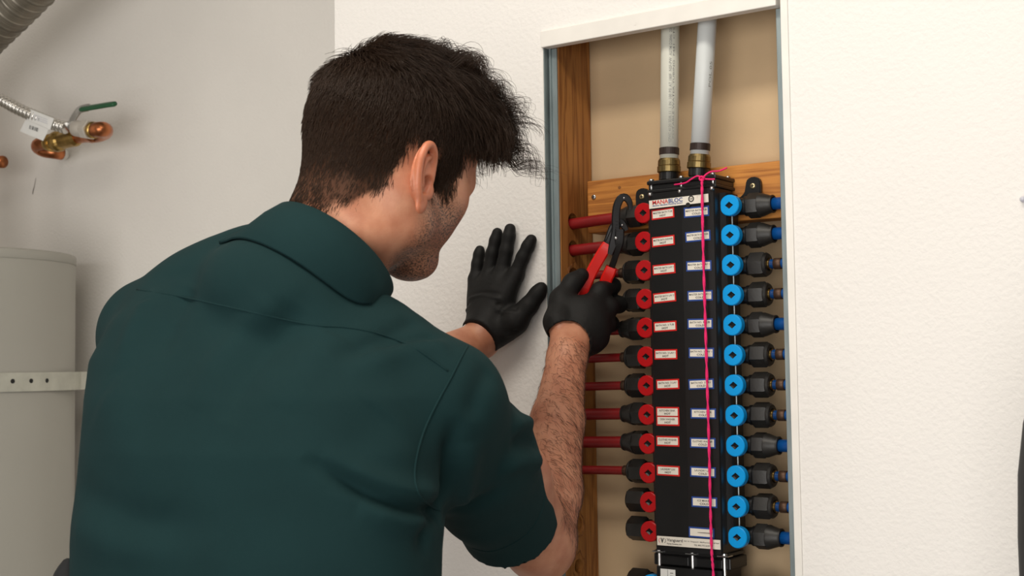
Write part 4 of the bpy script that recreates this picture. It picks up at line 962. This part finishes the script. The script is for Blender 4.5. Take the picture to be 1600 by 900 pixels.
# brow and lashes
br = []
for s in (-1, 1):
    for j in range(240):
        t = rng.random(); p0 = hd(.090 - .016 * t, s * (.014 + .036 * t), -.012 + .003 * math.sin(t * 3)) + rng.normal(0, .0012, 3); d = HF * .55 + HR * s * .6 + HU * .15; br.append([p0 + d * .0045 * k + HU * -.0004 * k * k for k in range(3)])
strands(np.array(br), np.array([1, .8, .3]) * .0004, 'eyebrows', MT['hair'], per)
# forearm hair
axr = (RWR - REL) / np.linalg.norm(RWR - REL); ta = (bV - REL) @ axr; da = np.linalg.norm(bV - REL - np.outer(ta, axr), axis=1)
wa = ((ta > -.01) & (ta < np.linalg.norm(RWR - REL) + .01) & (da < .07)).astype(float) * np.where(bN @ CM[:, 0] > -.4, 1, .4)
Pa, Na = scatter(bV, bQ, bN, wa, 3200); n = len(Pa)
d = -axr * .5 + CM[:, 0] * .55 - UP * .25 + rng.normal(0, .35, (n, 3)); tn = d - Na * (d * Na).sum(1)[:, None]; tn /= np.linalg.norm(tn, axis=1)[:, None]
Lh = rng.uniform(.006, .014, n); AHs = np.stack([Pa + tn * (Lh * t)[:, None] + Na * (Lh * (.38 * t - .30 * t * t))[:, None] for t in (0, .33, .66, 1)], 1)
strands(AHs, np.array([1, .9, .7, .3]) * .00016, 'arm_hair', MT['armhair'], per)

# ---- gloves
def glove(hand, lo, hi, cutp, cutn, cuff, wr, name):
    F = Field(lo, hi, .0018); hand(F, .0)
    F.cone(cuff[0], cuff[1], wr[0], wr[1], .008)
    F.cut(cutp, cutn)
    F.cone(np.array(cutp) - np.array(cutn) * .02, np.array(cutp) + np.array(cutn) * .02, wr[2], wr[2] + .001, 0, 'sub')
    V, Q = F.mesh(2); return V, Q
def wrinkle(V, Q, lines, parent, name):
    N = normals(V, Q); D = np.zeros(len(V))
    for P, amp, sg in lines:
        P = np.asarray(P); d = np.full(len(V), 9.0)
        for i in range(len(P) - 1):
            a, b = P[i], P[i + 1]; ab = b - a; t = np.clip(((V - a) @ ab) / (ab @ ab), 0, 1); d = np.minimum(d, np.linalg.norm(V - a - t[:, None] * ab, axis=1))
        D += amp * np.exp(-(d / sg) ** 2)
    return V + N * D[:, None]
cn = (RWR - at(888, 520, 1.83)); cn = REL - RWR; cn /= np.linalg.norm(cn)
cR = at(884, 555, 1.812)
V, Q = glove(right_hand, at(905, 490, 1.86) - [.10, .10, .09], at(905, 490, 1.86) + [.10, .10, .09], cR, cn, [at(890, 535, 1.83), cR + cn * .02], (.0265, .0350, .0315), 'glove')
rl = []
for k in range(7):
    y0 = 520 + k * 5; rl.append(([at(862, y0 - 4, 1.80), at(885, y0 + 2, 1.795), at(915, y0 + 3, 1.80)], -.0009 if k % 2 else .0009, .0022))
V = wrinkle(V, Q, rl, per, 'glove')
g1 = fast_obj('glove', V, Q, MT['glove'], per); g1['label'] = 'black nitrile glove on the hand gripping the pliers'
cnl = LEL - LWR; cnl /= np.linalg.norm(cnl); cnl = cnl * .8 - CM[:, 2] * .30 - CM[:, 1] * .25; cnl /= np.linalg.norm(cnl)
cL = LWR + (LEL - LWR) / np.linalg.norm(LEL - LWR) * .006
V, Q = glove(left_hand, aty(785, 455, 0) - [.10, .10, .13], aty(785, 455, 0) + [.10, .012, .13], cL, cnl, [aty(760, 512, -.040), cL + cnl * .02], (.0265, .0335, .0300), 'glove')
V[:, 1] = np.minimum(V[:, 1], -.0005)
ll = []
for k in range(9):
    y0 = 446 + k * 9; ll.append(([aty(728, y0 + 3, -.045), aty(752, y0 - 2 + 3 * (k % 2), -.045), aty(782, y0 + 3, -.045), aty(806, y0 + 9, -.04)], -.0020 if k % 2 else .0016, .0026))
V = wrinkle(V, Q, ll, per, 'glove')
g2 = fast_obj('glove', V, Q, MT['glove'], per); g2['label'] = 'black nitrile glove spread flat on the wall'

# ---- shirt
def torso(F, rows, k, e=0.0, pw=2.35):
    zs_, cx, cy, aa, bb = [], [], [], [], []
    for (py, xl, xr, d, b) in rows:
        c = at((xl + xr) / 2, py, d); ai = (xr - xl) / 2 * d / FPX; a = math.sqrt(max(ai ** 2 - (b * math.sin(BETA)) ** 2, .0004)) / math.cos(BETA)
        zs_.append(c[2]); cx.append(c[0]); cy.append(c[1]); aa.append(a); bb.append(b)
    o = np.argsort(zs_); zs_, cx, cy, aa, bb = [np.array(t)[o] for t in (zs_, cx, cy, aa, bb)]
    def fn(x, y, z):
        zc = np.clip(z, zs_[0], zs_[-1]); X = np.interp(zc, zs_, cx); Y2_ = np.interp(zc, zs_, cy); A = np.interp(zc, zs_, aa) + e; B = np.interp(zc, zs_, bb) + e
        u = ((x - X) * SX[0] + (y - Y2_) * SX[1]) / A; v = ((x - X) * FX[0] + (y - Y2_) * FX[1]) / B
        rr_ = (np.abs(u) ** pw + np.abs(v) ** pw) ** (1 / pw)
        g = (rr_ - 1) * np.minimum(A, B) ; ez = np.maximum(np.maximum(zs_[0] - z, z - zs_[-1]), 0)
        return np.sqrt(np.maximum(g, 0) ** 2 + ez ** 2) + np.minimum(g, 0) * (ez == 0)
    lo = np.array([min(cx) - .33, min(cy) - .33, zs_[0]]); hi = np.array([max(cx) + .33, max(cy) + .33, zs_[-1]])
    F.blend(lo, hi, fn, k)
ROWT = [(1100, 100, 690, 1.345, .118), (960, 100, 688, 1.355, .112), (900, 97, 688, 1.36, .114), (850, 99, 689, 1.365, .117), (800, 105, 694, 1.372, .120), (700, 119, 700, 1.385, .126), (620, 125, 700, 1.405, .124), (560, 136, 678, 1.425, .112), (500, 190, 625, 1.445, .098), (460, 255, 565, 1.455, .080), (430, 320, 535, 1.46, .060)]
_sp = np.array([at(x, y, d) for x, y, d in ((95, 1100, 1.345), (690, 1100, 1.345), (860, 880, 1.66), (740, 520, 1.3), (140, 480, 1.6), (500, 380, 1.4), (400, 380, 1.62), (300, 700, 1.25), (640, 700, 1.25), (650, 600, 1.25))])
SF = Field(_sp.min(0) - .05, _sp.max(0) + .05, .0036)
torso(SF, ROWT, .03)
SF.chain([LSH, at(330, 480, 1.53), at(440, 430, 1.475)], [.060, .056, .052], .035)
SF.cone(at(395, 450, 1.475), at(525, 490, 1.43), .0635, .056, .04)
SF.cone(LSH, LSH + (LEL - LSH) * .62, .061, .060, .03)
SF.cone(at(550, 530, 1.43), at(640, 602, 1.40), .048, .046, .04)
SF.cone(at(640, 600, 1.40), RSH, .048, .057, .04)
HEMC = at(797, 822, 1.575)
ARD = (HEMC - RSH) / np.linalg.norm(HEMC - RSH)
SF.chain([RSH, at(746, 712, 1.46), HEMC + ARD * .03], [.057, .0605, .0575], .022)
SF.cone(at(694, 690, 1.40), at(750, 775, 1.50), .046, .048, .025)
SF.cone(at(640, 660, 1.37), at(660, 730, 1.39), .05, .04, .05)
SF.ell(at(530, 610, 1.395), [SX, FX, UP], (.10, .05, .085), .05)                        # shoulder blade
SF.ell(at(300, 560, 1.475), [SX, FX, UP], (.08, .06, .10), .06)
NR = [CC2 + (-cf0 * math.cos(math.radians(t)) + cr0 * math.sin(math.radians(t))) * .0500 - nd * .0880 for t in range(-130, 61, 19)]
SF.chain(NR, [.0235] * len(NR), .045); SF.ell(at(455, 495, 1.44), [SX, FX, UP], (.085, .060, .060), .05)                                                       # cloth rising to the collar seam
# hem of the sleeve and hollow inside
hn = ARD * .95 + CM[:, 2] * -.08; hn /= np.linalg.norm(hn)
SF.blend(HEMC - .14, HEMC + .14, lambda x, y, z: -np.maximum(np.maximum(-((x - HEMC[0]) * hn[0] + (y - HEMC[1]) * hn[1] + (z - HEMC[2]) * hn[2]), 0) * 1e3 - 1e-4, np.sqrt((x - HEMC[0]) ** 2 + (y - HEMC[1]) ** 2 + (z - HEMC[2]) ** 2) - .105) * -1 if False else np.maximum(-((x - HEMC[0]) * hn[0] + (y - HEMC[1]) * hn[1] + (z - HEMC[2]) * hn[2]), np.sqrt((x - HEMC[0]) ** 2 + (y - HEMC[1]) ** 2 + (z - HEMC[2]) ** 2) - .105), 0, 'sub')
SF.cone(HEMC - ARD * .035, HEMC + ARD * .03, .050, .0535, .004, 'sub')
SF.cone(CC2 + nd * .040, CC2 + nd * .14, .080, .10, .012, 'sub')   # neck opening
SF.cone(CC2 + cr0 * .048 + nd * .012, CC2 + cr0 * .050 + nd * .12, .046, .060, .012, 'sub')
sV, sQ = SF.mesh(3)
sN = normals(sV, sQ)
def tree(V, Q): return BVHTree.FromPolygons([tuple(v) for v in V], [tuple(int(i) for i in f) for f in Q])
def onto(bvh, pts, n):
    P = resample([(a, b, 0) for a, b in pts], n); out = []
    for a, b, _ in P:
        h = bvh.ray_cast(Vector(CAM), Vector(ray(a, b)))
        if h[0] is not None: out.append(np.array(h[0]))
    return np.array(out)
bt = tree(sV, sQ)
FOLDS = [  # (photo polyline on the cloth, height, breadth)
    ([(690, 795), (640, 792), (590, 775), (530, 745), (470, 715)], -.0075, .0075), ([(680, 772), (620, 765), (560, 740), (500, 712)], .0055, .012), ([(676, 815), (620, 812), (560, 790)], .0045, .011),
    ([(690, 800), (668, 820), (655, 870)], -.005, .010),
    ([(690, 790), (700, 750), (705, 700), (715, 650)], -.006, .011), ([(720, 790), (730, 740), (735, 690)], .005, .014), ([(695, 800), (740, 790), (790, 760)], -.004, .012),
    ([(838, 695), (815, 690), (795, 700)], -.0035, .008), ([(842, 720), (810, 722), (780, 735)], .005, .012), ([(825, 660), (800, 665)], .005, .009),
    ([(765, 575), (745, 620), (735, 660)], -.003, .013), ([(650, 500), (610, 520), (560, 545), (520, 560)], -.0035, .010), ([(700, 540), (650, 545), (600, 560), (540, 590)], .003, .014), ([(680, 525), (630, 530), (590, 545)], -.003, .008),
    ([(430, 470), (380, 520), (330, 580), (300, 640)], .0035, .018), ([(470, 480), (420, 540), (370, 610), (350, 660)], -.0035, .016), ([(300, 450), (270, 500), (255, 560)], -.003, .016), ([(520, 520), (480, 570), (440, 640)], .003, .020),
    ([(230, 470), (205, 520), (190, 580)], .003, .016), ([(160, 620), (210, 700), (260, 800)], .003, .03), ([(600, 640), (560, 700), (540, 780)], -.003, .03), ([(120, 760), (180, 800), (260, 820), (360, 815)], -.003, .018), ([(110, 820), (180, 850), (280, 862)], .003, .018)]
dis = np.zeros(len(sV))
for pts, amp, sg in FOLDS:
    P = onto(bt, pts, 18)
    if len(P) < 3: continue
    d = np.full(len(sV), 9.0); tt = np.zeros(len(sV))
    for i in range(len(P) - 1):
        ab = P[i + 1] - P[i]; t = np.clip(((sV - P[i]) @ ab) / (ab @ ab + 1e-12), 0, 1); di = np.linalg.norm(sV - P[i] - t[:, None] * ab, axis=1); u_ = di < d; d[u_] = di[u_]; tt[u_] = (i + t[u_]) / (len(P) - 1)
    dis += 1.6 * amp * np.exp(-(d / sg) ** 2) * np.clip(np.minimum(tt * 6 + .35, (1 - tt) * 3), 0, 1)
sV = sV + sN * dis[:, None]
shirt = fast_obj('shirt', sV, sQ, MT['shirt'], per); shirt['label'] = 'dark green short-sleeved work shirt'
bt = tree(sV, sQ); sN = normals(sV, sQ)
def seam(pts, n, r=.0011, name='seam'):
    P = onto(bt, pts, n)
    if len(P) < 4: return
    P = P + (CAM - P) / np.linalg.norm(CAM - P, axis=1)[:, None] * r * .15
    for _ in range(2): P[1:-1] = (P[:-2] + 2 * P[1:-1] + P[2:]) / 4
    mesh_obj(name, *tube(P, r, 6), MT['shirt'], shirt, True)
seam([(214, 452), (280, 463), (350, 478), (420, 494), (490, 508), (545, 512), (600, 524), (650, 545), (700, 580)], 60)
seam([(736, 532), (722, 556), (705, 590), (683, 630), (664, 670), (652, 710), (648, 745), (655, 772), (672, 790), (688, 798)], 60, .0013)
seam([(852, 772), (846, 800), (826, 832), (796, 852), (764, 862), (738, 856)], 40, .0009)

# collar: stand inside, fall folded over it
cr_, cf_ = cr0, cf0
def collar():
    V = []; F = []; n = 64; rows = []
    for i in range(n + 1):
        th = math.radians(-158 + 316 * i / n)                    # 0 = nape
        dirv = -cf_ * math.cos(th) + cr_ * math.sin(th)
        back = .5 + .5 * math.cos(th)
        rad = .0735 + .002 * math.cos(2 * th); zt_ = .000 + .008 * (back - .5) - .010 * max(0, -math.cos(th))
        pf = [(rad + .002, zt_ - .030), (rad - .001, zt_ - .004), (rad + .001, zt_), (rad + .005, zt_ - .002), (rad + .012, zt_ - .020), (rad + .0155, zt_ - .063 - .004 * (1 - back)), (rad + .0140, zt_ - .0645 - .004 * (1 - back)), (rad + .009, zt_ - .022), (rad + .003, zt_ - .006), (rad + .0045, zt_ - .030)]
        rows.append([CC2 + dirv * a + nd * b for a, b in pf])
    for r in rows:                                        # the fall lies on the cloth of the shoulders
        for j, need in ((4, .0040), (5, .0042), (6, .0016), (7, .0016)):
            loc, nn, _, dd = bt.find_nearest(Vector(r[j]))
            sd = (r[j] - np.array(loc)) @ np.array(nn)
            if sd < need and dd < .03: r[j] = r[j] + np.array(nn) * (need - sd)
    k = len(rows[0])
    for r in rows: V += r
    for i in range(n):
        for j in range(k): F.append([i * k + j, i * k + (j + 1) % k, (i + 1) * k + (j + 1) % k, (i + 1) * k + j])
    F += [list(range(k)), [n * k + j for j in range(k)][::-1]]
    return V, F
mesh_obj('collar', *collar(), MT['shirt'], shirt, True)

# ---- trousers and shoes (below the frame)
pc = at(396, 1010, 1.35); pelv = np.array([pc[0], pc[1], pc[2] - .10]); TF = Field(pelv - [.34, .34, pelv[2] - .02], pelv + [.34, .34, .16], .010)
TF.ell(pelv - UP * .06, [SX, FX, UP], (.168, .112, .15), .02); TF.ell(pelv + UP * .10, [SX, FX, UP], (.145, .09, .06), .02)
FT = []
for s in (-1, 1):
    hip = pelv + SX * s * .09 - UP * .05; kn_ = hip + FX * (.06 if s > 0 else .12) + SX * s * .03; kn_[2] = .52; ft = kn_ - FX * .02; ft[2] = .09
    TF.chain([hip, kn_, ft], [.095, .072, .062], .03); FT.append(ft)
TF.cut([0, 0, .07], [0, 0, -1]); V, Q = TF.mesh(2)
tr_ = fast_obj('trousers', V, Q, MT['trouser'], per)
for ft in FT:
    F2 = Field(ft - [.2, .2, .09], ft + [.2, .2, .08], .007); F2.ell(ft + FX * .06 - UP * .045, [SX, FX, UP], (.046, .135, .045), .01); F2.cone(ft - UP * .04, ft + UP * .03, .045, .045, .02); F2.cut([0, 0, .002], [0, 0, -1])
    V, Q = F2.mesh(1); fast_obj('shoe', V, Q, MT['shoe'], per)
# dark belt pouch showing at the left hip
bp_ = at(96, 905, 1.385)
BFD = Field(bp_ - .09, bp_ + .09, .004); BFD.cone(at(108, 880, 1.40), at(99, 940, 1.40), .006, .014, .01); BFD.cone(at(104, 905, 1.40), at(120, 950, 1.39), .010, .025, .02); V, Q = BFD.mesh(1); fast_obj('belt_pouch', V, Q, MT['trouser'], per)
